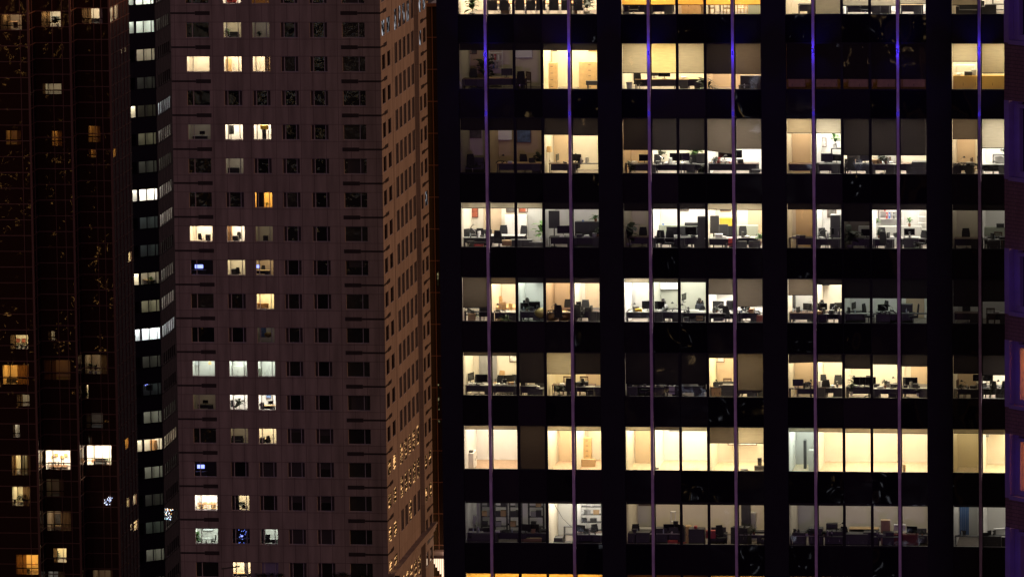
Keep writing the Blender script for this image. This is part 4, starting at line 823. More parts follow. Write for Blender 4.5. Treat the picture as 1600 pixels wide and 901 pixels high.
# ---- row 6 (almost empty rooms)
it(6,0,'cabinet',736,2.4,90,c='x',w=1.4,h=.9,d=.4); it(6,0,'cardboard_box',735,2.1,0,.9,c='k',w=.3,h=.1)
it(6,0,'cabinet',918,4.4,0,c='w',w=.45,h=1.4,dr=5); it(6,0,'cardboard_box',919,3.2,0,c='c',w=.75,h=.4); it(6,0,'air_unit',913,4.6,0,2.1,w=.75); it(6,0,'shelf_rack',908,5.1,0,c='k',w=.4,h=1.8)
it(6,1,'air_unit',1057,3.2,0,1.95,w=.7,up=.6); it(6,1,'desk_phone',1026,.6,0,.3); it(6,1,'cardboard_box',1187,.8,0,.2,c='k',w=.55,h=.3); it(6,1,'cardboard_box',1187,1.0,0,.5,c='k',w=.2,h=.4,look='upright dark box on the larger box'); it(6,1,'cardboard_box',1163,.6,0,.24,c='g',w=.4,h=.12)
it(6,1,'picture',1160,4.6,0,1.0,w=1.6,h=.5,c='w')
it(6,2,'cabinet',1258,3.2,0,c='k',w=.14,h=1.55,n=1); it(6,2,'cabinet',1271,2.6,0,c='l',w=.5,h=1.1,n=1); it(6,2,'cabinet',1413,1.1,0,c='w',w=.14,h=.6,n=1); it(6,2,'air_unit',1420,4.4,0,1.95,w=.5,up=.6)
it(6,3,'air_unit',1541,4.4,0,1.6,w=.3,up=.9); it(6,3,'cabinet',1560,4.4,0,1.9,c='o',w=.5,h=.6)
# ---- row 7 (storage floors)
it(7,0,'cabinet',738,3.6,0,c='l',w=.5,h=1.2); it(7,0,'sofa',735,1.2,0,w=2.0) ; it(7,0,'server_case',758,.9,0,w=1.4,h=.7)
for k,u in enumerate((762,783,806,838)):
    it(7,0,'shelf_rack',u,3.2,0,c='k',w=.7 if k != 3 else .85,h=2.35,n=4)
    for j in range(4):
        it(7,0,'cardboard_box',u-4+(j%2)*8,3.15,0,[.7,1.26,1.26,1.8][j],c='kgck'[(j+k)%4],w=.28,h=.26+.05*(j%2))
it(7,0,'desk',792,1.2,0,w=2.2,c='d'); it(7,0,'cardboard_box',830,1.0,12,.2,c='c',w=1.1,h=.2); it(7,0,'potted_plant',804,4.3,0,1.9,h=.7,s=71); it(7,0,'potted_plant',835,4.3,0,1.9,h=.6,s=72)
it(7,0,'hanging_cable',862,1.2,0,0.1); it(7,0,'server_case',873,1.0,0,w=.45,h=.5,look='small black wheeled machine'); it(7,0,'shelf_rack',893,1.6,0,c='k',w=.8,h=1.0,n=2)
it(7,0,'desk',920,1.2,0,w=1.5,c='k'); it(7,0,'shelf_rack',921,3.0,0,c='k',w=1.4,h=2.3,n=5); it(7,0,'server_case',918,1.6,0,w=1.0,h=.85); it(7,0,'slat_chair',933,1.2,40,c='k')
for k in range(6): it(7,0,'cardboard_box',909+k*4.6,2.9,k*20,[1.45,1.0,1.45,1.9,1.0,1.45][k],c='wkgwkc'[k],w=.2,h=.22)
it(7,1,'desk',990,1.6,0,w=1.1,c='g'); it(7,1,'server_case',984,1.0,0,w=.6,h=.8); it(7,1,'office_chair',995,1.3,20); it(7,1,'server_case',1005,.9,0,w=.75,h=.85,look='broad black equipment case'); wallz(7,1,'picture',1008,1.5,w=.7,h=.9,c='k')
it(7,1,'desk',1022,2.6,0,w=3.4,c='g'); it(7,1,'server_case',1033,1.4,0,w=.75,h=1.0); it(7,1,'shelf_rack',1052,2.2,0,c='x',w=.28,h=1.75,n=3,d=.3); it(7,1,'server_case',1058,1.5,0,w=.85,h=1.05); it(7,1,'cardboard_box',1051,.8,0,.05,c='r',w=.5,h=.35); it(7,1,'cardboard_box',1066,1.0,0,.02,c='r',w=.4,h=.25); it(7,1,'file_binder',1056,1.4,80,1.05,c='k')
it(7,1,'server_case',1089,1.3,0,w=.85,h=1.0); it(7,1,'cardboard_box',1087,1.3,0,1.0,c='r',w=.16,h=.12); it(7,1,'cabinet',1075,2.4,0,c='w',w=.35,h=.95); it(7,1,'cardboard_box',1113,1.6,8,.42,c='r',w=.7,h=.42); it(7,1,'slat_chair',1127,1.2,30,c='k'); it(7,1,'sofa',1122,2.2,0,w=.8)
it(7,1,'server_case',1158,1.3,-15,w=.95,h=1.1); it(7,1,'cabinet',1166,3.2,0,c='k',w=.5,h=2.0); it(7,1,'cabinet',1176,3.6,0,c='l',w=.4,h=1.5); it(7,1,'cabinet',1194,1.0,0,c='b',w=.3,h=.5)
it(7,2,'server_case',1249,1.0,0,w=.7,h=.9); it(7,2,'server_case',1275,1.2,0,w=.75,h=1.1,look='tallest black case by the fin'); it(7,2,'server_case',1304,1.2,0,w=1.0,h=.95); it(7,2,'cabinet',1300,2.4,0,c='b',w=.6,h=1.15); it(7,2,'desk_lamp',1314,1.2,0,.95); it(7,2,'office_chair',1322,1.6,160); it(7,2,'server_case',1338,1.0,0,w=1.3,h=.85); it(7,2,'desk',1345,1.8,0,w=2.0,c='d'); it(7,2,'server_case',1361,1.3,0,w=.8,h=.9,look='black case with leaning cardboard'); it(7,2,'cabinet',1384,1.6,0,c='w',w=.5,h=1.5); it(7,2,'cabinet',1388,1.0,0,c='b',w=.6,h=.95)
it(7,2,'cabinet',1412,1.2,0,c='r',w=1.6,h=.8,n=3); it(7,2,'cardboard_box',1406,1.9,0,.9,c='w',w=.6,h=.3); it(7,2,'stool',1406,1.9); it(7,2,'sofa',1434,2.4,0,w=.9); it(7,2,'cardboard_box',1428,.8,0,c='k',w=.9,h=.2); it(7,2,'desk',1350,3.4,0,w=1.6,c='w')
it(7,3,'stool',1553,1.0); it(7,3,'server_case',1550,1.0,0,w=1.0,h=.8); it(7,3,'desk',1556,2.0,0,w=1.4,c='g'); it(7,3,'paper_stack',1556,1.9,0,.74); it(7,3,'cardboard_box',1562,1.9,20,.74,c='w',w=.6,h=.3)
cm = MB()
for i in range(5): cm.box(X(1507, 7, 2.0)-.25+i*.1, X(1507, 7, 2.0)-.16+i*.1, YE+1.97+.04*(i % 2), YE+2.03+.04*(i % 2), SILLZ[7]+.35, SILLZ[7]+2.2)
tag(cm.build('hanging_sheet', mat('blue_sheet', (.05, .12, .28), .7)), 'blue plastic sheet hanging, first pane, right bay, eighth office row', 'plastic sheet')

# small desk and sill clutter by the glass
rc = random.Random(21)
for (r, b), rooms in ROOMS.items():
    if r not in (2, 3, 4, 5, 7): continue
    for pa, pb, L, tn, wc, dep in rooms:
        if L < .1: continue
        for p in range(pa, pb+1):
            xw = BAYX[b]+p*MW
            if b == 3 and p > 1: continue
            if rc.random() < .22: continue
            cy_ = rc.uniform(.6, 1.3)
            if rc.random() < .25: put('desk', (xw+.75, YE+cy_+1.1, SILLZ[r]-.3), 0, PANEN[p]+', '+BAYN[b]+', '+ROWN[r]+' office row', w=1.3, d=.6, c='d', look='charcoal side desk')
            for q in range(rc.choice([2, 3, 4, 5])):
                kd = rc.choice(['bottle', 'mug', 'file_binder', 'cardboard_box', 'paper_stack', 'desk_phone', 'file_binder', 'monitor', 'potted_plant', 'desk_lamp'])
                if kd == 'monitor' and rc.random() < .5: kd = 'laptop'
                kw = {'file_binder': dict(c=rc.choice('kkkgw')), 'cardboard_box': dict(c=rc.choice('kkgc'), w=rc.choice([.2, .3]), h=rc.choice([.14, .22])), 'paper_stack': dict(s=rc.randint(1, 4)),
                      'potted_plant': dict(h=rc.choice([.35, .5]), s=rc.randint(300, 306), st=rc.choice(['spiky', 'broad']), c='d', p='t')}.get(kd, {})
                x = xw+.15+(q+rc.random())*1.2/5
                put(kd, (x, YE+cy_+rc.uniform(-.12, .12), SILLZ[r]-.3+.74 if rc.random() < 0 else SILLZ[r]-.3+.745), rc.uniform(-.6, .6)+(3.14 if rc.random() < .4 else 0), PANEN[p]+', '+BAYN[b]+', '+ROWN[r]+' office row', **kw)
            put('desk', (xw+.75, YE+cy_, SILLZ[r]-.3), 0, PANEN[p]+', '+BAYN[b]+', '+ROWN[r]+' office row', w=1.42, d=.42, c='g' if rc.random() < .5 else 'd', look='narrow open window counter', drawers=0, open=1)

# doors and panel joints on the back walls
DOORS = [(1,0,728,'w'),(1,0,874,'y'),(2,0,875,'w'),(2,2,1250,'w'),(2,3,1510,'w'),(3,0,770,'w'),(3,0,836,'x'),(3,2,1258,'o'),(4,0,772,'w'),(4,0,880,'w'),(4,0,929,'w'),(4,1,1000,'x'),(4,2,1255,'x'),(4,2,1430,'w'),(5,0,763,'l'),(5,0,930,'w'),(5,1,1116,'w'),(5,2,1256,'w'),(5,2,1438,'w'),(5,3,1498,'w'),(6,0,883,'w'),(6,1,998,'w'),(6,2,1252,'x'),(7,0,745,'x'),(7,0,873,'x'),(7,1,978,'x'),(7,2,1242,'x'),(7,3,1492,'x'),(3,1,1183,'w'),(2,1,1000,'w')]
tr = [c for c in tower.children if c.name.split('.')[0] == 'room']
DM = {'w': wallm('b'), 'x': LGREY, 'o': mat('door_tan', (.58, .42, .24), .5), 'l': GREY, 'y': wallm('y')}
for r, b, u, c in DOORS:
    p, q = depth_of(r, b, u); y = YE+q[5]; x = X(u, r, q[5]); z0 = SILLZ[r]-.3
    xa, xb = BAYX[b]+q[0]*MW, BAYX[b]+(q[1]+1)*MW
    x = min(max(x, xa+.55), xb-.55)
    host = min(tr, key=lambda o: (Vector(o.bound_box[0])+tower.location-Vector((xa+.03, YE+.16, z0))).length)
    m = MB(); m.box(x-.43, x+.43, y-.045, y-.01, z0+.01, z0+2.1); m.box(x-.49, x-.435, y-.06, y-.008, z0+.01, z0+2.16); m.box(x+.435, x+.49, y-.06, y-.008, z0+.01, z0+2.16)
    m.box(x+.28, x+.38, y-.09, y-.05, z0+1.0, z0+1.03)
    m.build('door', DM[c], host)

# ================================================================== generic facade with openings
def facade(O, t, n, s0, s1, z0, z1, ops, thick=.3, m=0, mb=None):
    """wall sheet in the plane through O; t along, n outward; ops = [(s0,s1,z0,z1)] get reveals inwards"""
    mb = mb or MB(); O = Vector(O)
    ops = [o for o in ops if o[1] > s0 and o[0] < s1 and o[3] > z0 and o[2] < z1]
    ss = sorted(set([s0, s1]+[round(min(max(q, s0), s1), 4) for o in ops for q in o[:2]])); zs = sorted(set([z0, z1]+[round(min(max(q, z0), z1), 4) for o in ops for q in o[2:4]]))
    def P(s, z, d=0.0): return O+t*s+Vector((0, 0, z))-n*d
    flip = t.cross(Vector((0, 0, 1))).dot(n) < 0
    def Q(a, b, c, d, mm): mb.quad(a, b, c, d, mm) if not flip else mb.quad(d, c, b, a, mm)
    for a, b in zip(ss[:-1], ss[1:]):
        for c, d in zip(zs[:-1], zs[1:]):
            cs, cz = (a+b)/2, (c+d)/2
            if any(o[0] < cs < o[1] and o[2] < cz < o[3] for o in ops): continue
            Q(P(a, c), P(b, c), P(b, d), P(a, d), m)
    for o in ops:
        a, b, c, d = o[:4]
        Q(P(a, c), P(a, c, thick), P(b, c, thick), P(b, c), m); Q(P(a, d), P(b, d), P(b, d, thick), P(a, d, thick), m)
        Q(P(a, c), P(a, d), P(a, d, thick), P(a, c, thick), m); Q(P(b, c), P(b, c, thick), P(b, d, thick), P(b, d), m)
    return mb, P
def obox(mb, P, a, b, c, d, f, k, m=0):
    """box on a facade: s a..b, z c..d, depth f (negative = proud) .. k"""
    pts = [P(s, z, dd) for dd in (f, k) for s, z in ((a, c), (b, c), (b, d), (a, d))]
    i = len(mb.v); mb.v += [tuple(p) for p in pts]
    for q in ((0,1,2,3),(7,6,5,4),(0,4,5,1),(1,5,6,2),(2,6,7,3),(3,7,4,0)): mb.f.append(tuple(i+x for x in q)); mb.m.append(m)
def oroom(parent, P, a, b, c, d, dep, L, tint, wc, name='room', f=.35, floor=CARPET):
    mb = MB(); mt = [wallm(wc), floor, CEIL]
    A = lambda s, z, y: P(s, z, y)
    mb.quad(A(a, c, dep), A(b, c, dep), A(b, d, dep), A(a, d, dep), 0)
    mb.quad(A(a, c, f), A(a, c, dep), A(a, d, dep), A(a, d, f), 0); mb.quad(A(b, c, f), A(b, c, dep), A(b, d, dep), A(b, d, f), 0)
    mb.quad(A(a, c, f), A(b, c, f), A(b, c, dep), A(a, c, dep), 1); mb.quad(A(a, d, f), A(b, d, f), A(b, d, dep), A(a, d, dep), 2)
    ro = mb.build(name, mt, parent)
    if L > .015 and wc != 'k':
        q = MB(); w_, h_ = b-a, d-c; lw = w_*.55; y0 = f+(dep-f)*.25; y1 = f+(dep-f)*.75; mid = (a+b)/2
        q.quad(A(mid-lw/2, d-.02, y0), A(mid+lw/2, d-.02, y0), A(mid+lw/2, d-.02, y1), A(mid-lw/2, d-.02, y1))
        area = 2*(w_*(dep-f)+w_*h_+(dep-f)*h_); rho = {'c': .62, 'w': .75, 'g': .36, 'b': .42, 'd': .13, 'y': .58, 'k': .035}[wc]
        q.build('ceiling_light', emit('room_light', TINT[tint], L*area*.5/(rho*lw*(y1-y0))*(1.45 if L > .3 else 1.0)), ro)
    return ro

# ================================================================== the pink concrete tower
YC = 705.0; XC0, XC1 = -125.94, -103.63; FH = 3.598; ZT = 92.72   # ZT: window head of floor k=1
pink = empty('concrete_tower', (-114.8, YC+16, 0), 0, 'pink concrete tower with punched square windows and dark slit vents', 'tower')
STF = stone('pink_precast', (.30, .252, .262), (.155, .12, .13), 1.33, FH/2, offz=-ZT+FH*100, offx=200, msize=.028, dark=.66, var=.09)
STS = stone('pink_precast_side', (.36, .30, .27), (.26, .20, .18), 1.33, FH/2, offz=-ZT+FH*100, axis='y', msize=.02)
EX, EY, NY, NX = Vector((1, 0, 0)), Vector((0, 1, 0)), Vector((0, -1, 0)), Vector((1, 0, 0))
cxs = [(-124.30, -121.89), (-120.33, -118.45), (-117.27, -115.43), (-114.22, -112.41), (-111.14, -109.30), (-107.69, -105.30)]
cxs = [(q[0], q[1]) for q in cxs]
WH = 1.66
dw = dark_glass('dark_window_glass', (.006, .006, .008), .04, .8, .8, .8, .05)
dwb = dark_glass('grey_window_glass', (.018, .018, .016), .08, .9, .8, 1.1, .05); dwc = dark_glass('pale_window_glass', (.035, .034, .028), .15, .9, .6, 1.4, .05)
dw2 = mat('window_shade_grey', (.045, .038, .036), .7)
FR = mat('window_frame_grey', (.42, .38, .40), .5)
SLIT = mat('slit_dark', (.016, .010, .014), .7)
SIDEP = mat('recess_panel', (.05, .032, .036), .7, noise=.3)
ops = []; K = range(-1, 19)
for k in K:
    zt = ZT-(k-1)*FH
    for c, (a, b) in enumerate(cxs): ops.append((a, b, zt-WH, zt))
slits = []
for k in K:
    zt = ZT-(k-1)*FH; zc = zt-WH-(FH-WH)/2-.02
    slits.append((XC0-.0, -123.35, zc-.10, zc+.10)); slits.append((-123.35, -121.75, zc-.21, zc+.21))
    slits.append((-107.85, -106.05, zc-.21, zc+.21)); slits.append((-106.05, XC1, zc-.10, zc+.10))
mb, PF = facade((0, YC, 0), EX, NY, XC0, XC1, 14.0, 112.0, ops, .32)
mb.build('wall', STF, pink)
sm = MB()
for j in range(0, len(slits), 2):
    sm = MB()
    for a, b, c, d in slits[j:j+2]: obox(sm, PF, a+.004, b-.004, c, d, -.004, .05)
    sm.build('slit_vent', SLIT, pink)

# lit windows: (floor, column) -> (L, tint, wall, extras)
LITC = {(0,1):(1.0,'W','w'),(0,2):(.10,'O','b'),(1,1):(.30,'Y','c'),(1,2):(.06,'N','c'),(2,0):(.8,'W','c'),(2,1):(1.1,'W','c'),(2,2):(.85,'W','c'),
 (4,0):(.05,'N','c'),(4,1):(1.25,'W','w'),(4,2):(1.2,'W','w'),(5,1):(.10,'N','c'),(6,2):(.7,'O','y'),(7,0):(1.25,'W','c'),(7,1):(1.2,'W','w'),(7,2):(.07,'Y','c'),
 (8,1):(.38,'Y','c'),(8,2):(.25,'Y','b'),(9,2):(.8,'Y','y'),(10,2):(.03,'N','c'),(11,0):(.5,'G','w'),(11,1):(.7,'G','w'),(11,2):(.6,'G','w'),(12,0):(.04,'Y','c'),
 (12,1):(1.0,'N','w'),(12,2):(1.0,'N','w'),(13,1):(.10,'Y','c'),(13,2):(.65,'Y','c'),(15,0):(1.5,'N','w'),(15,1):(.5,'Y','c'),(16,0):(.45,'G','w'),(16,2):(.35,'G','w'),(17,1):(1.0,'W','c'),
 (14,0):(.012,'C','d'),(8,0):(.01,'C','d'),(16,1):(.012,'C','d')}
CWALL = {0:'left column',1:'second column',2:'third column',3:'fourth column',4:'fifth column',5:'right column'}
ROWK = ['top','second','third','fourth','fifth','sixth','seventh','eighth','ninth','tenth','eleventh','twelfth','thirteenth','fourteenth','fifteenth','sixteenth','seventeenth','lowest']
rnd = random.Random(5)
for k in K:
    zt = ZT-(k-1)*FH
    for c, (a, b) in enumerate(cxs):
        if k < 0 or k > 17: continue
        lit = LITC.get((k, c))
        gm = MB(); d_ = .26
        gm.quad(PF(a, zt-WH, d_), PF(b, zt-WH, d_), PF(b, zt, d_), PF(a, zt, d_))
        win = gm.build('window', GLASS2 if lit else rnd.choice([dw, dw, dwb, dwc] if c < 5 else [dwb, dwc]), pink)
        f = MB(); fr = .035; fd = .20
        xs_ = {0: [a+.72], 5: [b-.72]}.get(c, [a+.33, b-.33])
        if c == 0: xs_ = [a+.64]
        if c == 5: xs_ = [b-.66]
        for x in xs_: obox(f, PF, x-fr, x+fr, zt-WH+.03, zt-.03, fd-.03, d_+.02)
        obox(f, PF, a+.002, b-.002, zt-WH, zt-WH+.06, fd-.02, d_+.02); obox(f, PF, a+.002, b-.002, zt-.06, zt, fd-.02, d_+.02)
        f.build('frame', FR, win)
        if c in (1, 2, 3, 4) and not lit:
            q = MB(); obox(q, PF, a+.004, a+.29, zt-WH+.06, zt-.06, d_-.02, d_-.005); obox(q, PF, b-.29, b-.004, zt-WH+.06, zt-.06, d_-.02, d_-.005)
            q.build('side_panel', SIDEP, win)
        if lit:
            oroom(win, PF, a-.25, b+.25, zt-WH-.5, zt+.35, 3.3, *lit, f=.33)
        else:
            if rnd.random() < (.55 if c >= 3 and k > 12 else .12):
                q = MB(); zb = zt-WH*rnd.choice([.3, .5, 1, 1]); obox(q, PF, a+.34, b-.34, zb+.06, zt-.07, d_-.012, d_-.006); q.build('shade', dw2, win)
# side face, floors follow the front
def sy(u, v=300): return atX(u, v, XC1).y
STEP = .26
mbS = MB(); sops = []; pairs = []; fives = []
for u0, u1 in ((600.0, 604.8), (608.2, 612.9), (654.8, 658.0), (660.7, 664.8)): pairs.append((sy(u0), sy(u1)))
for u0, u1 in ((619.2, 623.2), (625.7, 629.7), (632.1, 636.1), (638.7, 642.7), (645.2, 649.1)): fives.append((sy(u0), sy(u1)))
YB = YC+33.0; yb0, yb1 = sy(615.7), sy(649.6); yr = sy(653.6)
for k in K:
    zt = ZT-(k-1)*FH
    for a, b in pairs: sops.append((a-YC, b-YC, zt-WH, zt))
mbS, PS = facade((XC1, YC, 0), EY, NX, 0.0, yb0-YC, 14.0, 112.0, sops, .1)
mbS, PSr = facade((XC1+STEP, YC, 0), EY, NX, yr-YC, YB-YC, 14.0, 112.0, sops, .1, mb=mbS)
fops = [(a-YC, b-YC, ZT-(k-1)*FH-WH-.25, ZT-(k-1)*FH+.40) for k in [*range(-1, 17), 18] for a, b in fives]
PRO = .04
mbS, PS5 = facade((XC1+PRO, YC, 0), EY, NX, yb0-YC, yb1-YC, 14.0, 112.0, fops, .1, mb=mbS)
mbS.quad((XC1, yb0, 14), (XC1+PRO, yb0, 14), (XC1+PRO, yb0, 112), (XC1, yb0, 112)); mbS.quad((XC1+PRO, yb1, 14), (XC1-.6, yb1, 14), (XC1-.6, yb1, 112), (XC1+PRO, yb1, 112))
mbS.quad((XC1-.6, yb1, 14), (XC1-.6, yr, 14), (XC1-.6, yr, 112), (XC1-.6, yb1, 112))
mbS.quad((XC1-.6, yr, 14), (XC1+STEP, yr, 14), (XC1+STEP, yr, 112), (XC1-.6, yr, 112))
mbS.box(XC0, XC0+.1, YC+.4, YB, 14, 112); mbS.box(XC0, XC1-.7, YB-.3, YB, 14, 112)
mbS.build('wall', STS, pink)
# cornice near the foot of the side face
cz = atX(640, 860, XC1).z
cm = MB()
for j, (pr, hh) in enumerate(((.32, .22), (.2, .3), (.08, .35))):
    cm.box(XC1+.001, XC1+.36+pr, YC+.0, YB+.4, cz-.3*j-hh+.3-.004*j, cz-.3*j+.3)
cm.build('cornice', STS, pink)
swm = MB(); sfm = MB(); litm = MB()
for k in range(-1, 19):
    zt = ZT-(k-1)*FH
    for i, (a, b) in enumerate(pairs):
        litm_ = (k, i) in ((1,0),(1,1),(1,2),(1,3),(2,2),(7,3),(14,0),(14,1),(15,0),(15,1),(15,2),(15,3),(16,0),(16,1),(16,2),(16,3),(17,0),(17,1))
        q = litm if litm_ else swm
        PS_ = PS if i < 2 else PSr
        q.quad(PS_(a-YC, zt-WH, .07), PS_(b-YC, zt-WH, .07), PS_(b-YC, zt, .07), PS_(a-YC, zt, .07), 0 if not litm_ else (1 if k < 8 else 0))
        obox(sfm, PS_, a-YC, b-YC, zt-WH, zt-WH+.07, .0, .06)
    if k != 17:
        for i, (a, b) in enumerate(fives):
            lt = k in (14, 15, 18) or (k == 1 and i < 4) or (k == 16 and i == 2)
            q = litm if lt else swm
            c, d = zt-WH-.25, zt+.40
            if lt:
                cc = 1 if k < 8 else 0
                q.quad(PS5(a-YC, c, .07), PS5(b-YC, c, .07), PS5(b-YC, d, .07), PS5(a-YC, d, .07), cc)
            else: q.quad(PS5(a-YC, c, .07), PS5(b-YC, c, .07), PS5(b-YC, d, .07), PS5(a-YC, d, .07))
            obox(sfm, PS5, a-YC, b-YC, c, c+.08, .0, .06); obox(sfm, PS5, (a+b)/2-YC-.03, (a+b)/2-YC+.03, c+.08, d, .03, .065)
# pane with uneven lamplight and reflections painted into its emission
def painted_glow(name, col, st, sc=(1, 1, 1)):
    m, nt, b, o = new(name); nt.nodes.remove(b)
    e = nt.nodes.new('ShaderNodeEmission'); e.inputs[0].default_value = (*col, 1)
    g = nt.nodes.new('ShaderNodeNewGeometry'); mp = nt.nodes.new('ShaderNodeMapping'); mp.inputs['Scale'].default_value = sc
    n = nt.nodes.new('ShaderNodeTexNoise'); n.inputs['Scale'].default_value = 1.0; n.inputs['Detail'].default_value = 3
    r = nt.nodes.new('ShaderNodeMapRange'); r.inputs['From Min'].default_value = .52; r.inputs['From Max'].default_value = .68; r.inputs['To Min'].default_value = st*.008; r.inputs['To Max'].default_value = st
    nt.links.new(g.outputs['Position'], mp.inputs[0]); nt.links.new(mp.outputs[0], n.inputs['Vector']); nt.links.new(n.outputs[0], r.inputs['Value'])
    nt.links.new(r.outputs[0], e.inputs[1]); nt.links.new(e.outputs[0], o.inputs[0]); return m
tag(swm.build('window', dw, pink), kind='stuff'); tag(sfm.build('window_sill', FR, pink), kind='stuff')
tag(litm.build('lit_window', [painted_glow('amber_window', (1, .52, .2), 1.9, (.8, .5, 4.5)), painted_glow('pale_window', (.8, .85, .95), .7, (.8, 1.5, 1.0))], pink), kind='stuff')
q = MB(); zt = ZT-16*FH; a, b = cxs[2]; obox(q, PF, a+.04, b-.04, zt-WH+.05, zt-.05, .235, .25); q.build('lavender_blind', mat('lavender_cloth', (.30, .26, .40), .8), pink)
# slits on the side face
s2 = MB()
for k in range(-1, 18):
    zt = ZT-(k-1)*FH; zc = zt-WH-(FH-WH)/2-.02
    e0 = sy(602.5)-YC; e1 = sy(607.5)-YC
    obox(s2, PS, .05, e0, zc-.10, zc+.10, -.02, .05); obox(s2, PS, e0+.002, e1, zc-.2, zc+.2, -.02, .05)
    e2, e3, e4 = sy(656.5)-YC, sy(661.0)-YC, YB-YC-.1
    obox(s2, PSr, e2, e3, zc-.2, zc+.2, -.02, .05); obox(s2, PSr, e3+.002, e4, zc-.1, zc+.1, -.02, .05)
s2.build('slit_vent', SLIT, pink)

# things seen in the pink tower's windows
def ic(fk, col, kind, u, dep, rz=0, z=0.0, **kw):
    zt = ZT-(fk-1)*FH
    vv = 35.1+52.6*(fk-1)+12
    x = atY(u, vv, YC+dep).x
    return put(kind, (x, YC+dep, zt-WH-.5+z), math.radians(rz), CWALL[col]+', '+ROWK[fk]+' row of pink tower', **kw)
ic(0,1,'cardboard_box',362,1.0,0,.45,c='r',w=1.0,h=.4)
ic(1,1,'potted_plant',355,1.0,0,.2,h=1.4,s=81); ic(1,1,'sofa',365,1.8,0,.1,w=1.0); ic(1,2,'potted_plant',405,1.2,0,.2,h=1.0,s=82,c='d')
ic(2,1,'cabinet',358,2.6,0,c='w',w=.5,h=1.7); ic(2,2,'cabinet',418,1.0,0,c='w',w=.5,h=2.2)
ic(4,1,'display_board',361,1.5,0,.3,h=1.6); ic(4,2,'cardboard_box',413,1.2,0,1.5,c='y',w=.8,h=.45); ic(4,2,'cabinet',413,1.2,0,c='k',w=.4,h=1.5); ic(4,0,'desk',312,1.5,0,.05,c='g'); ic(4,0,'monitor',316,1.5,10,.8)
ic(5,1,'cabinet',365,1.3,0,c='k',w=1.2,h=1.0); ic(5,1,'mug',360,1.2,0,1.0)
ic(6,2,'cabinet',407,.9,0,c='b',w=.8,h=2.2,look='black screen cabinet'); ic(6,2,'potted_plant',416,2.0,0,.3,h=.7,s=83)
ic(7,0,'cabinet',325,.9,0,c='k',w=.5,h=1.15); ic(7,0,'office_chair',314,1.2,160,.1); ic(7,1,'cabinet',359,1.8,0,c='o',w=.5,h=2.1); ic(7,1,'server_case',368,1.0,0,.1,w=.6,h=.9); ic(7,1,'office_chair',374,1.3,20,.2); ic(7,2,'cabinet',415,1.2,0,c='k',w=.5,h=1.0)
ic(8,0,'monitor',311,1.2,0,.95,lit='b',w=.9); ic(8,0,'desk',311,1.3,0,.2); ic(8,1,'office_chair',372,1.1,180,.1); ic(8,1,'server_case',367,1.2,0,.1,w=.7,h=.95); ic(8,2,'monitor',402,.9,0,1.05,lit='b'); ic(8,2,'desk',410,1.1,0,.2,c='w'); ic(8,2,'office_chair',412,1.6,20,.2)
ic(9,2,'cabinet',409,1.5,0,c='o',w=1.4,h=.95); ic(10,2,'picture',411,2.2,0,.8,w=.7,h=1.1,c='b'); ic(10,2,'reflection_dome',419,1.4,0,.7)
ic(11,0,'floor_lamp',328,2.0,0,.2); ic(11,0,'whiteboard',305,3.2,0,1.2,w=1.0,h=.7); ic(11,1,'cabinet',373,3.0,0,c='x',w=1.4,h=1.2); ic(11,2,'cabinet',405,2.0,0,c='g',w=.6,h=1.1)
ic(12,0,'monitor',321,1.2,0,.9); ic(12,0,'desk',321,1.2,0,.15,c='d'); ic(12,1,'potted_plant',374,.9,0,.15,h=1.9,s=84,c='d'); ic(12,1,'slat_chair',365,1.4,40,.2,c='k'); ic(12,2,'office_chair',411,1.0,170,.1); ic(12,2,'desk',418,1.4,0,.1,c='w'); ic(12,2,'monitor',423,1.3,20,.84); ic(12,2,'picture',420,3.1,0,1.3,w=.6,h=.4,c='b'); ic(12,2,'cardboard_box',409,1.3,0,.84,c='k',w=.5,h=.16)
ic(13,0,'floor_lamp',316,1.5,0,.2); ic(13,1,'sofa',370,1.6,0,.2,w=1.2); ic(13,2,'office_chair',418,1.2,200,.1); ic(13,2,'desk',411,1.5,0,.1,c='w'); ic(13,2,'cabinet',410,1.2,0,c='k',w=.5,h=1.0); ic(13,2,'desk_lamp',425,1.4,0,.84)
ic(14,0,'monitor',314,1.2,0,1.1,lit='b',w=.8); ic(14,0,'desk',312,1.2,0,.2)
for j, u in enumerate((311, 320, 329, 337)): ic(15,0,'slat_chair',u,1.6,0,.05,c='l')
ic(15,0,'long_table',324,2.3,0,.1,w=1.9,d=.7)
ic(15,1,'potted_plant',374,.9,0,.1,h=1.6,s=85,c='d'); ic(15,1,'cabinet',367,.8,0,c='b',w=.9,h=2.3,look='tall black cabinet'); ic(15,1,'office_chair',383,1.3,150,.1)
ic(16,0,'round_table',322,1.6,0,.1,r=.7,c='g'); ic(16,0,'whiteboard',325,3.1,0,1.4,w=1.1,h=.6); ic(16,0,'potted_plant',307,1.4,0,.1,h=1.7,s=86); ic(16,0,'slat_chair',312,1.4,90,.1,c='k'); ic(16,0,'slat_chair',333,1.4,-90,.1,c='k')
ic(16,1,'monitor',378,1.2,0,.95,lit='b',w=.3,h=.2); ic(16,1,'desk',378,1.2,0,.2); ic(16,2,'office_chair',419,1.0,180,.1); ic(16,2,'cabinet',411,.9,0,c='k',w=.5,h=2.2,look='tall charcoal cabinet'); ic(16,2,'desk',422,1.6,0,.1,c='g'); ic(16,2,'monitor',418,1.5,0,.84)
ic(17,1,'cabinet',385,1.3,0,c='x',w=.4,h=2.1); ic(17,1,'desk',372,1.2,0,.05,c='w')

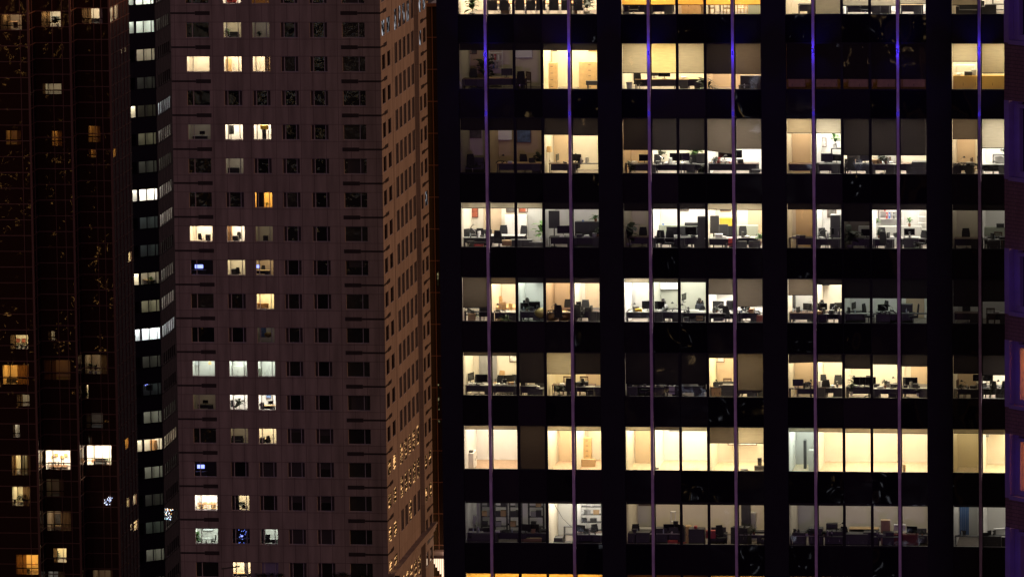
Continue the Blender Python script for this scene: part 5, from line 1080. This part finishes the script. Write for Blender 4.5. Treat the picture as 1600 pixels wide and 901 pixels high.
# ================================================================== brown residential tower, stepped back in bays
YA = 760.0; dA = 3.8
brown = empty('apartment_tower', (-150, YA+20, 0), 0, 'brown glass apartment tower stepping back in bays at the left', 'tower')
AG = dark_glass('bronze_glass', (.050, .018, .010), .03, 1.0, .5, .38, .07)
AGS = dark_glass('bronze_glass_side', (.085, .055, .046), .10, 1.0, .6, 1.4, .07)  # brighter than the front glass: grazing reflections put into its colour
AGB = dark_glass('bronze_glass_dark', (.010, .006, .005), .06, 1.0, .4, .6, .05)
AM = mat('bronze_mullion', (.24, .11, .07), .5)
RE = [atY(53, 450, YA).x, atY(118, 450, YA+dA).x, atY(179, 450, YA+2*dA).x]
XS = RE[2]
faces = [(YA, atY(-620, 450, YA).x, RE[0], 0), (YA+dA, RE[0], RE[1], 1), (YA+2*dA, RE[1], RE[2], 2)]
FA = 48.5/FPX*YA*1.0*math.cos(YAW)**0   # floor height from the picture
FA = atY(100, 13, YA+2*dA).z-atY(100, 13+48.7*14, YA+2*dA).z; FA = FA/14
ZA = atY(143, 12.8, YA+2*dA).z   # window head at the top lit floor
LA = {0: [((1,34,23,48),0.186,'W','b'),((9,33,204,226),0.062,'O','b'),((16,44,523,545),0.341,'Y','y'),((4,45,570,600),0.310,'O','y'),((26,46,616,634),0.186,'Y','c'),((20,31,663,683),0.186,'N','c'),((18,33,711,742),0.465,'Y','y'),((34,48,711,742),0.087,'Y','y'),((19,48,760,790),0.372,'Y','y'),((25,60,866,897),0.465,'O','y')],
      1: [((64,95,18,43),0.372,'W','c'),((66,96,131,147),0.174,'Y','c'),((81,97,205,228),0.124,'O','b'),((75,86,517,531),0.124,'Y','c'),((68,110,562,593),0.031,'O','b'),((70,110,703,733),2.400,'W','w'),((72,111,798,829),0.155,'W','b'),((83,104,856,878),0.620,'Y','y'),((74,102,892,915),0.062,'N','w'),((72,100,748,776),0.019,'Y','b')],
      2: [((127.6,160,12.8,38),0.465,'W','c'),((138,157,197,222),0.087,'O','b'),((138,150,234,246),0.087,'O','b'),((129,168,554,584),0.087,'Y','b'),((131,138,601,622),0.372,'Y','c'),((121,161,645,668),0.028,'C','b'),((131.5,174,695,726),2.800,'W','w'),((145,177,890,915),0.050,'W','b')]}
rA = random.Random(17); CURT = fabric('curtain_brown', (.10, .06, .035), (.10, .06, .03))
for Yf, xa, xb, fi in faces:
    Of = Vector((0, Yf, 0)); opsA = []
    for (u0, u1, v0, v1), L, tn, wc in LA[fi]:
        p0, p1 = atY(u0, v0, Yf), atY(u1, v1, Yf); opsA.append((max(p0.x, xa+.2), min(p1.x, xb-.2), p1.z, p0.z, L, tn, wc))
    mb, PA = facade(Of, EX, NY, xa, xb, 0, 108, [q[:4] for q in opsA], .12)
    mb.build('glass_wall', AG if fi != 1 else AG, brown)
    for a, b, c, d, L, tn, wc in opsA:
        gm = MB(); gm.quad(PA(a, c, .05), PA(b, c, .05), PA(b, d, .05), PA(a, d, .05)); wn_ = gm.build('window', GLASS2, brown)
        fm_ = MB(); obox(fm_, PA, a, b, c+(d-c)*.30, c+(d-c)*.30+.10, -.02, .10); obox(fm_, PA, a+(b-a)*.3-.04, a+(b-a)*.3+.04, c, d, -.01, .09); fm_.build('rail', AGB, wn_)
        oroom(wn_, PA, a, b, c-.15, d+.15, 3.6, L, tn, wc, f=.14)
        if L < 1.2:
            cq = MB(); w_ = b-a; cw = w_*rA.choice([.15, .3, .45]); n_ = max(3, int(cw/.16)); left = rA.random() < .5
            for j_ in range(n_):
                s_ = (a+cw*j_/n_) if left else (b-cw+cw*j_/n_); e_ = s_+cw/n_
                cq.quad(PA(s_, c-.1, .3+.05*(j_ % 2)), PA(e_, c-.1, .3+.05*((j_+1) % 2)), PA(e_, d+.1, .3+.05*((j_+1) % 2)), PA(s_, d+.1, .3+.05*(j_ % 2)))
            cq.build('curtain', CURT, wn_)
    gr = MB(); z = ZA-FA*24
    while z < 108:
        obox(gr, PA, xa, xb, z-.05, z+.05, -.06, -.002); obox(gr, PA, xa, xb, z+FA*.5-.04, z+FA*.5+.04, -.06, -.002); z += FA
    obox(gr, PA, xb-.12, xb+.12, 0, 108, -.14, .12); obox(gr, PA, xb-1.0, xb-.93, 0, 108, -.08, -.002); obox(gr, PA, xa+2.0, xa+2.06, 0, 108, -.05, -.002)
    gr.build('mullion_grid', AM, brown)
# returns between the bays, and the long side
DA3 = 12.5
LS = {0: [], 1: [((121,127,695,722),1.600,'W','w'),((124.5,127.8,792,815),0.155,'W','b')],
      2: [((172,177.5,10,36),0.434,'W','c'),((179,184.5,6,32),0.434,'W','c'),((177,182,231,246),0.217,'O','y'),((200,205,393,410),0.558,'Y','y'),((195,201,683,702),0.341,'O','y'),((198,202.5,776,792),0.310,'Y','y'),((208,213,771,789),0.434,'Y','c'),((203,206.5,817,829),0.434,'Y','c'),((209,216,811,828),0.682,'Y','y'),((189,192,76,84),0.186,'W','c'),((195,198,74,82),0.186,'W','c')]}
for fi, (x0, y0, y1) in enumerate(((RE[0], YA, YA+dA), (RE[1], YA+dA, YA+2*dA), (XS, YA+2*dA, YA+2*dA+DA3))):
    opsA = []
    for (u0, u1, v0, v1), L, tn, wc in LS[fi]:
        p0, p1 = atX(u0, (v0+v1)/2, x0), atX(u1, (v0+v1)/2, x0); zc = (p0.z+p1.z)/2; hh = (v1-v0)/FPX*780/2*.85
        a_, b_ = p0.y-y0, p1.y-y0
        a_, b_ = max(a_, .15), min(b_, y1-y0-.15)
        if b_-a_ > .2: opsA.append((a_, b_, zc-hh, zc+hh, L, tn, wc))
    mb, PA = facade((x0, y0, 0), EY, NX, 0, y1-y0, 0, 108, [q[:4] for q in opsA], .12)
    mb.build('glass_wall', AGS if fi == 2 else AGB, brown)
    for a, b, c, d, L, tn, wc in opsA:
        gm = MB(); gm.quad(PA(a, c, .05), PA(b, c, .05), PA(b, d, .05), PA(a, d, .05)); wn_ = gm.build('window', GLASS2, brown)
        oroom(wn_, PA, max(a-.3, .1), min(b+.3, y1-y0-.15), c-.15, d+.15, 1.2 if fi == 2 else .5, L*1.3, tn, wc, f=.14)
    gr = MB(); z = ZA-FA*24
    while z < 108:
        obox(gr, PA, 0.05, y1-y0, z-.05, z+.05, -.05, -.002); obox(gr, PA, .05, y1-y0, z+FA*.5-.04, z+FA*.5+.04, -.05, -.002); z += FA
    for s in ([2.2, 4.4, 6.6, 8.8, 11] if fi == 2 else [1.9]): obox(gr, PA, s-.05, s+.05, 0, 108, -.06, -.002)
    gr.build('mullion_grid', AM, brown)
m = MB(); m.box(XS-.3, XS-.02, YA+2*dA+DA3, YA+2*dA+DA3+.2, 0, 108); m.box(faces[0][1]-2, XS-.32, YA+2*dA+DA3, YA+2*dA+DA3+.2, 0, 108); m.build('rear_wall', AGB, brown)
def ia(fi, kind, u, v, dep, rz=0, **kw):
    """v: the picture row of the thing's foot"""
    Yf = faces[fi][0]+dep; p = atY(u, v, Yf); pl = kw.pop('pl')
    return put(kind, tuple(p), math.radians(rz), pl, **kw)
ia(0,'long_table',17,44,1.6,w=1.6,pl='top lit window of brown tower'); ia(0,'floor_lamp',18,41,2.4,pl='top lit window of brown tower')
ia(1,'potted_plant',86,46,1.0,h=1.9,s=91,c='d',pl='second top window of brown tower'); ia(1,'potted_plant',90,42,1.6,h=1.3,s=92,c='d',pl='second top window of brown tower')
ia(2,'potted_plant',136,38,1.2,h=1.6,s=93,c='d',pl='upper right peach window of brown tower'); ia(2,'sofa',150,41,1.4,w=1.2,pl='upper right peach window of brown tower')
for j, u in enumerate((20, 27, 34, 40)): ia(0,'potted_plant',u,549,1.0,h=.9,s=94+j,c='d',pl='cream window with three pictures, brown tower')
for j, u in enumerate((21, 28, 37)): ia(0,'picture',u,535,3.4,w=.5,h=.5,c='r',pl='cream window of brown tower')
ia(0,'sofa',16,603,2.0,w=1.6,pl='golden window of brown tower'); ia(0,'floor_lamp',33,603,2.2,pl='golden window of brown tower'); ia(0,'round_table',32,605,1.4,r=.5,c='w',pl='golden window of brown tower')
ia(0,'round_table',27,745,1.5,r=.5,c='g',pl='pale yellow window of brown tower'); ia(0,'slat_chair',35,747,1.2,60,c='w',pl='pale yellow window of brown tower')
ia(0,'potted_plant',23,792,1.0,h=1.1,s=99,c='d',pl='olive yellow window of brown tower'); ia(0,'potted_plant',38,794,1.0,h=2.2,s=100,c='d',pl='olive yellow window of brown tower')
ia(0,'sofa',38,900,1.6,w=1.2,pl='lowest gold window of brown tower'); ia(0,'potted_plant',30,900,1.2,h=1.6,s=101,c='d',pl='lowest gold window of brown tower'); ia(0,'floor_lamp',53,900,1.9,pl='lowest gold window of brown tower')
for j, u in enumerate((78, 86, 94, 102)):
    ia(1,'slat_chair',u,735,1.0+.3*(j%2),j*40,c='w',pl='white lit middle bay of brown tower'); 
for j, u in enumerate((80, 88, 97, 103)): ia(1,'picture',u,716-3*(j%2),3.4,w=.4,h=.35,c='y',pl='white lit middle bay of brown tower')
ia(1,'long_table',92,737,1.9,w=2.0,pl='white lit middle bay of brown tower')
ia(2,'sofa',157,728,1.3,w=1.3,pl='brightest window of brown tower'); ia(2,'potted_plant',169,728,1.3,h=1.0,s=102,pl='brightest window of brown tower',p='t'); ia(2,'floor_lamp',138,728,1.6,pl='brightest window of brown tower'); ia(2,'cabinet',148,728,3.0,c='o',w=1.4,h=.8,pl='brightest window of brown tower')
ia(1,'round_table',92,830,1.8,r=.6,c='w',pl='dining window of brown tower'); ia(1,'picture',92,818,3.4,w=.9,h=1.2,c='k',pl='dining window of brown tower')
for j, u in enumerate((84, 92, 100)): ia(1,'slat_chair',u,832,1.1,180,c='w',pl='dining window of brown tower')
ia(1,'potted_plant',88,882,1.0,h=1.7,s=103,c='d',pl='small cream window of brown tower'); ia(2,'potted_plant',141,584,1.0,h=1.5,s=104,c='d',pl='dim tan window of brown tower'); ia(2,'potted_plant',150,584,1.0,h=1.2,s=105,c='d',pl='dim tan window of brown tower')

# ================================================================== dark banded corner tower
KB = atY(250, 450, 840.0)
tb = Vector((-math.sin(math.radians(50)), -math.cos(math.radians(50)), 0)); nb = Vector((math.cos(math.radians(50)), -math.sin(math.radians(50)), 0))
nb = Vector((.643, -.766, 0)).normalized(); tb = Vector((-.766, -.643, 0)).normalized()
band = empty('banded_tower', (KB.x-4, KB.y+8, 0), 0, 'dark faceted tower with continuous window bands beside the pink tower', 'tower')
BG = dark_glass('slate_glass', (.045, .040, .050), .12, .6, .4, .7, .03)
BG2 = dark_glass('slate_glass_side', (.10, .075, .078), .1, 1.0, .6, .9, .08)  # base colour raised to stand for reflections on this face
OB = Vector((KB.x, KB.y, 0)); TF = -tb   # TF runs from far left to the corner; s measured from the corner leftwards is along tb
def hb_(u, v): p = hit(u, v, OB, nb); return (p-OB).dot(tb), p.z
sL = [hb_(u, 450)[0] for u in (209.5, 217.5, 220.8, 231.5, 232.5, 243.8, 244.8, 248.8)]
HB = (hb_(230, 75)[1]-hb_(230, 75+43.5*16)[1])/16; ZB = hb_(230, 33)[1]
LB = {0:(1.6,'G'),1:(.55,'G'),2:(.24,'Y'),3:(.02,'N'),4:(.02,'Y'),5:(.08,'Y'),6:(.03,'N'),7:(2.0,'N'),8:(.03,'C'),9:(.02,'C'),10:(.2,'Y'),11:(.15,'Y'),12:(2.0,'C'),13:(.03,'N'),14:(.02,'C'),15:(.14,'N'),16:(.75,'Y'),17:(.14,'N'),18:(.02,'N'),19:(.03,'G'),20:(.10,'N')}
segs = [(sL[7], sL[6]), (sL[5], sL[4]), (sL[3], sL[2]), (sL[1], sL[0])]
mb = MB(); opsB = []
for k in range(22):
    zt = ZB-(k-1)*HB
    for a, b in segs: opsB.append((a, b, zt-1.42, zt))
mb, PB = facade(OB, tb, nb, 0, 16, 0, ZB+HB*1.6, opsB, .1)
mb.build('wall', BG, band)
for k in range(22):
    zt = ZB-(k-1)*HB
    L, tn = LB.get(k, (.02, 'N'))
    gm = MB()
    for a, b in segs: gm.quad(PB(a, zt-1.42, .06), PB(b, zt-1.42, .06), PB(b, zt, .06), PB(a, zt, .06))
    wn_ = gm.build('window_band', GLASS2, band)
    oroom(wn_, PB, sL[7]-.02, sL[2]+.05, zt-1.9, zt+.3, 2.2, L, tn, 'w' if L > .15 else 'g', f=.12)
    l2 = {4: .8, 10: 1.2, 5: .06, 16: .7, 12: 1.3, 1: .35, 3: .03}.get(k, max(L*.5, .035))
    oroom(wn_, PB, sL[1]-.03, sL[0]+.2, zt-1.9, zt+.3, 1.8, l2, tn if k not in (4, 10) else 'Y', 'w' if l2 > .15 else 'k', f=.12)
# side face
opsB = []
LBS = {1:.10,3:.0,4:.5,5:.30,6:.10,7:.35,8:.5,9:.02,10:.30,11:.35,12:1.0,16:.5,15:.06,0:.3,17:.03,19:.05}
NS = 6
for k in range(22):
    zt = ZB-(k-1)*HB
    for i in range(NS): opsB.append((1.15+i*1.5, 1.15+i*1.5+1.3, zt-1.42, zt))
mb, PB2 = facade(OB, EY, NX, 0, 18, 0, ZB+HB*1.6, opsB, .1)
mb.build('wall', BG2, band)
tb_ = {4:'C',12:'C',16:'Y',7:'N',8:'N'}
for k in range(22):
    zt = ZB-(k-1)*HB; L = LBS.get(k, .015)
    gm = MB()
    for i in range(NS): a = 1.15+i*1.5; gm.quad(PB2(a, zt-1.42, .06), PB2(a+1.3, zt-1.42, .06), PB2(a+1.3, zt, .06), PB2(a, zt, .06))
    wn_ = gm.build('window_band', GLASS2, band)
    oroom(wn_, PB2, 1.12, 10.4, zt-1.9, zt+.3, .9, L, tb_.get(k, 'N'), 'w' if L > .25 else 'g', f=.12)
g2 = MB()
for k in range(22):
    zt = ZB-(k-1)*HB; obox(g2, PB2, .02, 18, zt-1.56, zt-1.44, -.05, -.003); obox(g2, PB, .02, 16, zt-1.52, zt-1.44, -.04, -.003)
g2.build('band_trim', FRM, band)
m = MB(); m.box(KB.x-11, KB.x-.1, KB.y+18, KB.y+18.2, 0, ZB+HB*1.6); m.build('rear_wall', BG, band)
# fairy lights in two windows
def sparkle(pts, cols, name, parent, r=.07):
    for j, cc in enumerate(cols):
        q = MB()
        for i, p in enumerate(pts):
            if i % len(cols) == j: q.ell(p, (r, r, r), 6, 4)
        q.build(name, emit('fairy_light', cc, 2.6), parent)
def ib(kind, u, v, dep, **kw):
    p = hit(u, v, OB-nb*dep, nb); pl = kw.pop('pl'); return put(kind, tuple(p), math.radians(-40), pl, **kw)
ib('desk',232,446,1.5,pl='yellow lit band of banded tower',c='w'); ib('potted_plant',236,445,1.2,h=1.2,s=110,pl='yellow lit band of banded tower'); ib('cabinet',240,703,1.6,c='o',w=.8,h=1.3,pl='lower yellow band of banded tower'); ib('monitor',229,604,1.0,lit='b',w=.6,pl='dark band of banded tower'); ib('desk',229,609,1.1,c='d',pl='dark band of banded tower'); ib('whiteboard',238,46,3.0,w=.7,h=.6,pl='greenish upper band of banded tower')
def strand(name, pts, cols, label, r=.07):
    root = empty(name, pts[0], 0, label, 'fairy lights')
    w_ = MB(); w_.tube([Vector(p) for p in pts], .012, 4); w_.build('wire', BLK, root)
    sparkle(pts, cols, 'bulbs', root, r)
rs = random.Random(9)
pts = [tuple(atX(rs.uniform(259, 271), rs.uniform(794, 812), KB.x+.15)) for i in range(34)]
pts = [(KB.x+.15, p[1], p[2]) for p in pts]
strand('fairy_lights', pts, [(1, 1, 1), (.5, .9, 1), (1, .5, .15), (.6, .7, 1)], 'tangle of coloured fairy lights on the banded tower side wall', .055)
pts = [tuple(atY(rs.uniform(163, 175), rs.uniform(776, 788), YA+2*dA-.25)) for i in range(24)]
strand('fairy_lights', pts, [(.8, .85, 1), (.5, .6, 1)], 'blue white fairy lights outside the brown tower corner', .045)
pts = [tuple(atY(rs.uniform(373, 386), rs.uniform(826, 848), YC+.6)) for i in range(14)]
strand('fairy_lights', pts, [(.12, .2, 1), (.2, .3, 1)], 'blue fairy lights in the second column of the pink tower', .035)

# ================================================================== narrow bronze glass building behind the pink tower
YD = YB+4.6
dx0 = atY(669, 300, YD).x; ztD = atY(675, 10, YD).z
slim = empty('bronze_building', (dx0+14, YD+50, 0), 0, 'narrow bronze glass building squeezed between pink and black towers', 'building')
m = MB(); m.box(dx0, dx0+30, YD, YD+108, 0, ztD); m.build('glass_wall', dark_glass('slim_glass', (.03, .017, .012), .15, .6, .5), slim)
m = MB(); m.box(dx0-.35, dx0-.02, YD-3.9, YD+2, 0, ztD+.4); m.build('pilaster', mat('ochre_stone', (.55, .42, .18), .8, noise=.25, scale=.4), slim)
m = MB(); z = 20
while z < ztD:
    m.box(dx0+.02, dx0+29.9, YD-.06, YD-.003, z-.05, z+.05); z += 3.55
for i in range(14): m.box(dx0+.7+i*.62-.04, dx0+.7+i*.62+.04, YD-.12, YD-.065, 0, ztD)
m.box(dx0-.1, dx0+30, YD-.5, YD+.2, ztD, ztD+.35)
m.build('mullion_grid', AM, slim)
for u0, u1, v0, v1, L in ((683, 685.5, 425, 446, .35), (684, 686.5, 600, 640, .15), (684, 688, 655, 662, .2)):
    p0, p1 = atY(u0, v0, YD-.15), atY(u1, v1, YD-.15); q = MB(); q.quad((p0.x, YD-.14, p1.z), (p1.x, YD-.14, p1.z), (p1.x, YD-.14, p0.z), (p0.x, YD-.14, p0.z))
    q.build('lit_window', painted_glow('slim_window', (1, .85, .4), L*2, (2, 2, 1.5)), slim)
# glowing canopy at its foot
pc = atY(684, 868, YD-4); can = empty('lit_canopy', (pc.x, YD-4, pc.z-3), 0, 'glowing white canopy at the foot between the two towers', 'canopy')
zc = atY(684, 872, YD-4).z; xa_, xb_ = atY(677, 880, YD-4).x, atY(702, 880, YD-4).x
m = MB()
for i in range(9):
    a = xa_+(xb_-xa_)*i/9; b = xa_+(xb_-xa_)*(i+.8)/9
    m.box(a, b, YD-4+.25*i, YD-3.7+.25*i, zc-(.6+.42*i), zc)
m.build('light_panel', emit('canopy_glow', (1, .70, .48), 1.5), can)
m = MB(); m.box(xa_-.3, xb_+.2, YD-4.2, YD-.2, zc+.02, zc+.35); m.build('roof', mat('canopy_metal', (.3, .24, .24), .4), can)
ld = bpy.data.lights.new('canopy_lamp', 'POINT'); ld.energy = 70; ld.color = (1, .7, .5); ld.shadow_soft_size = .5
lo = bpy.data.objects.new('canopy_lamp', ld); COL.objects.link(lo); lo.parent = can; lo.location = Vector((xa_+1.5, YD-2.2, zc+1.2))-can.location

# ================================================================== brick building with violet window frames, near right
P0 = atY(1570, 450, 290.0); P0 = Vector((P0.x, P0.y, 0))
tf = Vector((.69, -.724, 0)).normalized(); nf = Vector((-.724, -.69, 0)).normalized()
brick = empty('brick_building', (P0.x+20, P0.y+20, 0), 0, 'near brick building with violet lit window frames at the right edge', 'building')
BRM = stone('dark_brick', (.13, .07, .075), (.06, .04, .045), .42, .16, brick_off=.5, axis='d', msize=.016, dark=.7)
VF = mat('violet_frame', (.13, .085, .22), .55, noise=.1, scale=2)
def hf(u, v, off=0.0): p = hit(u, v, P0-nf*off, nf); return (p-P0).dot(tf), p.z
rowsF = [(-60, 67), (157, 280), (388, 490), (531, 635), (677, 777), (823, 925)]
opsF = []; sF0 = 0.0; sF1 = 7.0
for v0, v1 in rowsF:
    z1 = hf(1575, v0)[1]; z0 = hf(1575, v1)[1]; opsF.append((0.0, 5.2, z0, z1))
mb, PFk = facade(P0, tf, nf, 0, 60, 0, 210, opsF, .02)
# left return and rear walls, unseen, run deep to shade the office fins
mb.quad((P0.x, P0.y, 0), (P0.x, 359.4, 0), (P0.x, 359.4, 210), (P0.x, P0.y, 210)); mb.quad((P0.x, 359.4, 0), (P0.x+45, 359.4, 0), (P0.x+45, 359.4, 210), (P0.x, 359.4, 210))
mb.build('wall', BRM, brick)
for i, (s0, s1, z0, z1) in enumerate(opsF):
    m = MB()
    e = [hf(u, 450)[0] for u in (1570, 1577.5, 1584.5, 1588)]
    obox(m, PFk, 0.003, e[1], z0, z1, -.02, .30)                 # outer jamb, flush with the corner
    obox(m, PFk, e[1], s1, z0-.05, z0+.12, -.06, .55)            # ledge
    fr_ = m.build('window', VF, brick)
    m = MB(); obox(m, PFk, e[1]+.01, e[2], z0+.12, z1-.02, .25, .5); obox(m, PFk, e[2], s1, z0+.12, z0+.36, .22, .5); obox(m, PFk, e[2], s1, z1-.30, z1-.14, .2, .5)
    obox(m, PFk, e[2], e[3], z0+.36, z1-.30, .2, .5)
    m.build('frame', VF, fr_)
    m = MB(); m.quad(PFk(e[3]-.02, z0+.3, .4), PFk(s1, z0+.3, .4), PFk(s1, z1-.2, .4), PFk(e[3]-.02, z1-.2, .4))
    lit = i in (3, 4)
    m.build('pane', GLASS if i in (3, 4, 5) else dw, fr_)
    m = MB(); m.quad(PFk(e[1], z0, .52), PFk(s1, z0, .52), PFk(s1, z0+.34, .52), PFk(e[1], z0+.34, .52)); m.quad(PFk(e[1], z1-.3, .52), PFk(s1, z1-.3, .52), PFk(s1, z1, .52), PFk(e[1], z1, .52)); m.quad(PFk(e[1], z0, .52), PFk(e[3], z0, .52), PFk(e[3], z1, .52), PFk(e[1], z1, .52)); m.build('backing', FRM, fr_)
    if i in (3, 4, 5):
        oroom(fr_, PFk, e[3]-.6, s1, z0-.2, z1, 3.5, [0, 0, 0, 1.3, 1.3, .04][i], 'O', 'y', f=.53)
        q = MB(); nc = 26
        for j in range(nc):
            a = e[3]+(.25 if i == 3 else .15)+j*.14
            if i == 4 and .12 < (a-e[3]) < 1.0 and j > 2: continue
            q.quad(PFk(a, z0+.3, .62+.06*math.sin(j*1.9)), PFk(a+.14, z0+.3, .62+.06*math.sin((j+1)*1.9)), PFk(a+.14, z1-.2, .62+.06*math.sin((j+1)*1.9)), PFk(a, z1-.2, .62+.06*math.sin(j*1.9)))
        q.build('curtain', fabric('curtain_orange', (.10, .045, .01), (.70, .34, .05)), fr_)
    # violet LED strip washing the frame
    ld = bpy.data.lights.new('window_strip', 'AREA'); ld.shape = 'RECTANGLE'; ld.size = .12; ld.size_y = max(1.0, z1-z0-.5); ld.energy = 2.4; ld.color = (.12, .04, 1)
    lo = bpy.data.objects.new('window_strip', ld); COL.objects.link(lo); lo.parent = fr_
    pos = PFk(e[2]+.35, (z0+z1)/2, -.9); lo.location = pos-brick.location
    lo.rotation_euler = (nf*-1.0+tf*-.35).to_track_quat('-Z', 'Z').to_euler()

# ================================================================== towers across the street, seen mirrored in the black glass
MIR = [(-70, -60, 40, 30, 108, 'slate tower behind the viewer, mirrored in the black glass'), (-10, -90, 34, 30, 84, 'low broad office block mirrored in the black glass'),
       (-125, -30, 34, 30, 90, 'brown tower with scattered lit rooms mirrored in glass'),
       (-203, 470, 62, 24, 118, 'broad gold lit tower mirrored in the bronze apartment glass'),
       (-232, -40, 70, 30, 118, 'speckled tower mirrored in the pink tower windows')]
for j, (x, y, w_, d_, h_, lb) in enumerate(MIR):
    root = empty('mirrored_tower', (x, y, 0), 0, lb, 'tower', 'towers mirrored in the glass')
    m = MB(); m.box(x-w_/2, x+w_/2, y-d_/2, y+d_/2, 0, h_); m.build('wall', mat('far_wall', (.08, .07, .07), .9), root)
    rr_ = random.Random(j+3); q = [MB(), MB()]; st = [1.7, 1.7, 1.7, 7.0, 7.0][j]; pr_ = [.09, .09, .08, .11, .30][j]
    for fz in range(2, int(h_/3.6)):
        for fx in range(int(w_/2)):
            if rr_.random() < pr_*(.3+1.2*abs(math.sin(fx*.37+fz*.21+j)))*(1 if j != 3 else (3 if math.sin(fx*.55+1)*math.sin(fz*.8+.5) > .55 else .08)):
                a = x-w_/2+fx*2+.3; ww = rr_.choice([.35, .5, .9, 1.6]); hh = rr_.choice([.4, .7, 1.4]) if ww < 1 else .5
                q[0 if rr_.random() < (1.1 if j == 3 else .55) else 1].quad((a, y+d_/2+.05, fz*3.6), (a+ww, y+d_/2+.05, fz*3.6), (a+ww, y+d_/2+.05, fz*3.6+hh), (a, y+d_/2+.05, fz*3.6+hh))
    q[0].build('lit_window', emit('mirror_warm', (1, .66, .28) if j != 3 else (1, .48, .12), st), root); q[1].build('lit_window', emit('mirror_pale', (.85, .9, 1), st*.8), root)

# ================================================================== low roof terrace in front of the pink tower's foot
YT = 690.0; zt_ = atY(450, 899.5, YT+16).z
ter = empty('low_building', (atY(450, 903, YT).x, YT+8, 0), 0, 'low dark building whose roof terrace shows at the foot of the pink tower', 'building')
xa_, xb_ = atY(330, 903, YT).x, atY(590, 903, YT).x
m = MB(); m.box(xa_, xb_, YT, YT+16, 0, zt_); m.build('wall', mat('terrace_wall', (.03, .025, .03), .9), ter)
m = MB(); m.box(xa_, xb_, YT-.1, YT+.25, zt_, zt_+.25) if False else m.box(xa_, xb_, YT+15.7, YT+16, zt_, zt_+.2); m.build('parapet', mat('terrace_wall', (.03, .025, .03), .9), ter)
rt = random.Random(4)
for i, u in enumerate((405, 414, 424, 436, 441, 525, 533, 541, 566, 578)):
    p = atY(u, 900, YT+15)
    r_ = empty('terrace_plant', (p.x, YT+15, zt_), 0, 'dark spiky plant number %s from left along the terrace edge' % ['one','two','three','four','five','six','seven','eight','nine','ten'][i], 'plant', 'plants along the roof terrace')
    potted_plant(dict(h=rt.uniform(.7, 1.2), s=200+i, st='spiky', c='d', p='t'), r_)
p = atY(349, 900, YT+14)
r_ = empty('roof_mast', (p.x, YT+14, zt_), 0, 'thin roof mast with a horizontal arm at the foot of the pink tower', 'mast')
m = MB(); m.tube([(p.x, YT+14, zt_), (p.x, YT+14, atY(349, 886, YT+14).z)], .04); m.build('pole', DGREY, r_)
m = MB(); a = atY(346, 888, YT+14); b = atY(375, 884, YT+14); m.tube([tuple(a), tuple(b)], .07); m.build('boom', DGREY, r_)

# ================================================================== unique labels for the furniture
from collections import defaultdict
gk = defaultdict(list)
for rt, look, place, loc in ITEMS: gk[look+', '+place].append((loc, rt))
for key, lst in gk.items():
    if len(lst) == 1: lst[0][1]['label'] = key; continue
    lst.sort(key=lambda q: q[0].x); n = len(lst)
    names = {2: ['left of two', 'right of two'], 3: ['left of three', 'middle of three', 'right of three'], 4: ['first of four', 'second of four', 'third of four', 'last of four']}.get(n)
    names = names or ['%s of %s from left' % (['first', 'second', 'third', 'fourth', 'fifth', 'sixth', 'seventh', 'eighth'][i], ['', '', '', '', '', 'five', 'six', 'seven', 'eight'][min(n, 8)]) for i in range(n)]
    for (loc, rt), nm in zip(lst, names):
        lb = key+', '+nm; ws_ = lb.split()
        if len(ws_) > 16: lb = lb.replace(' office row', ' row')
        rt['label'] = lb
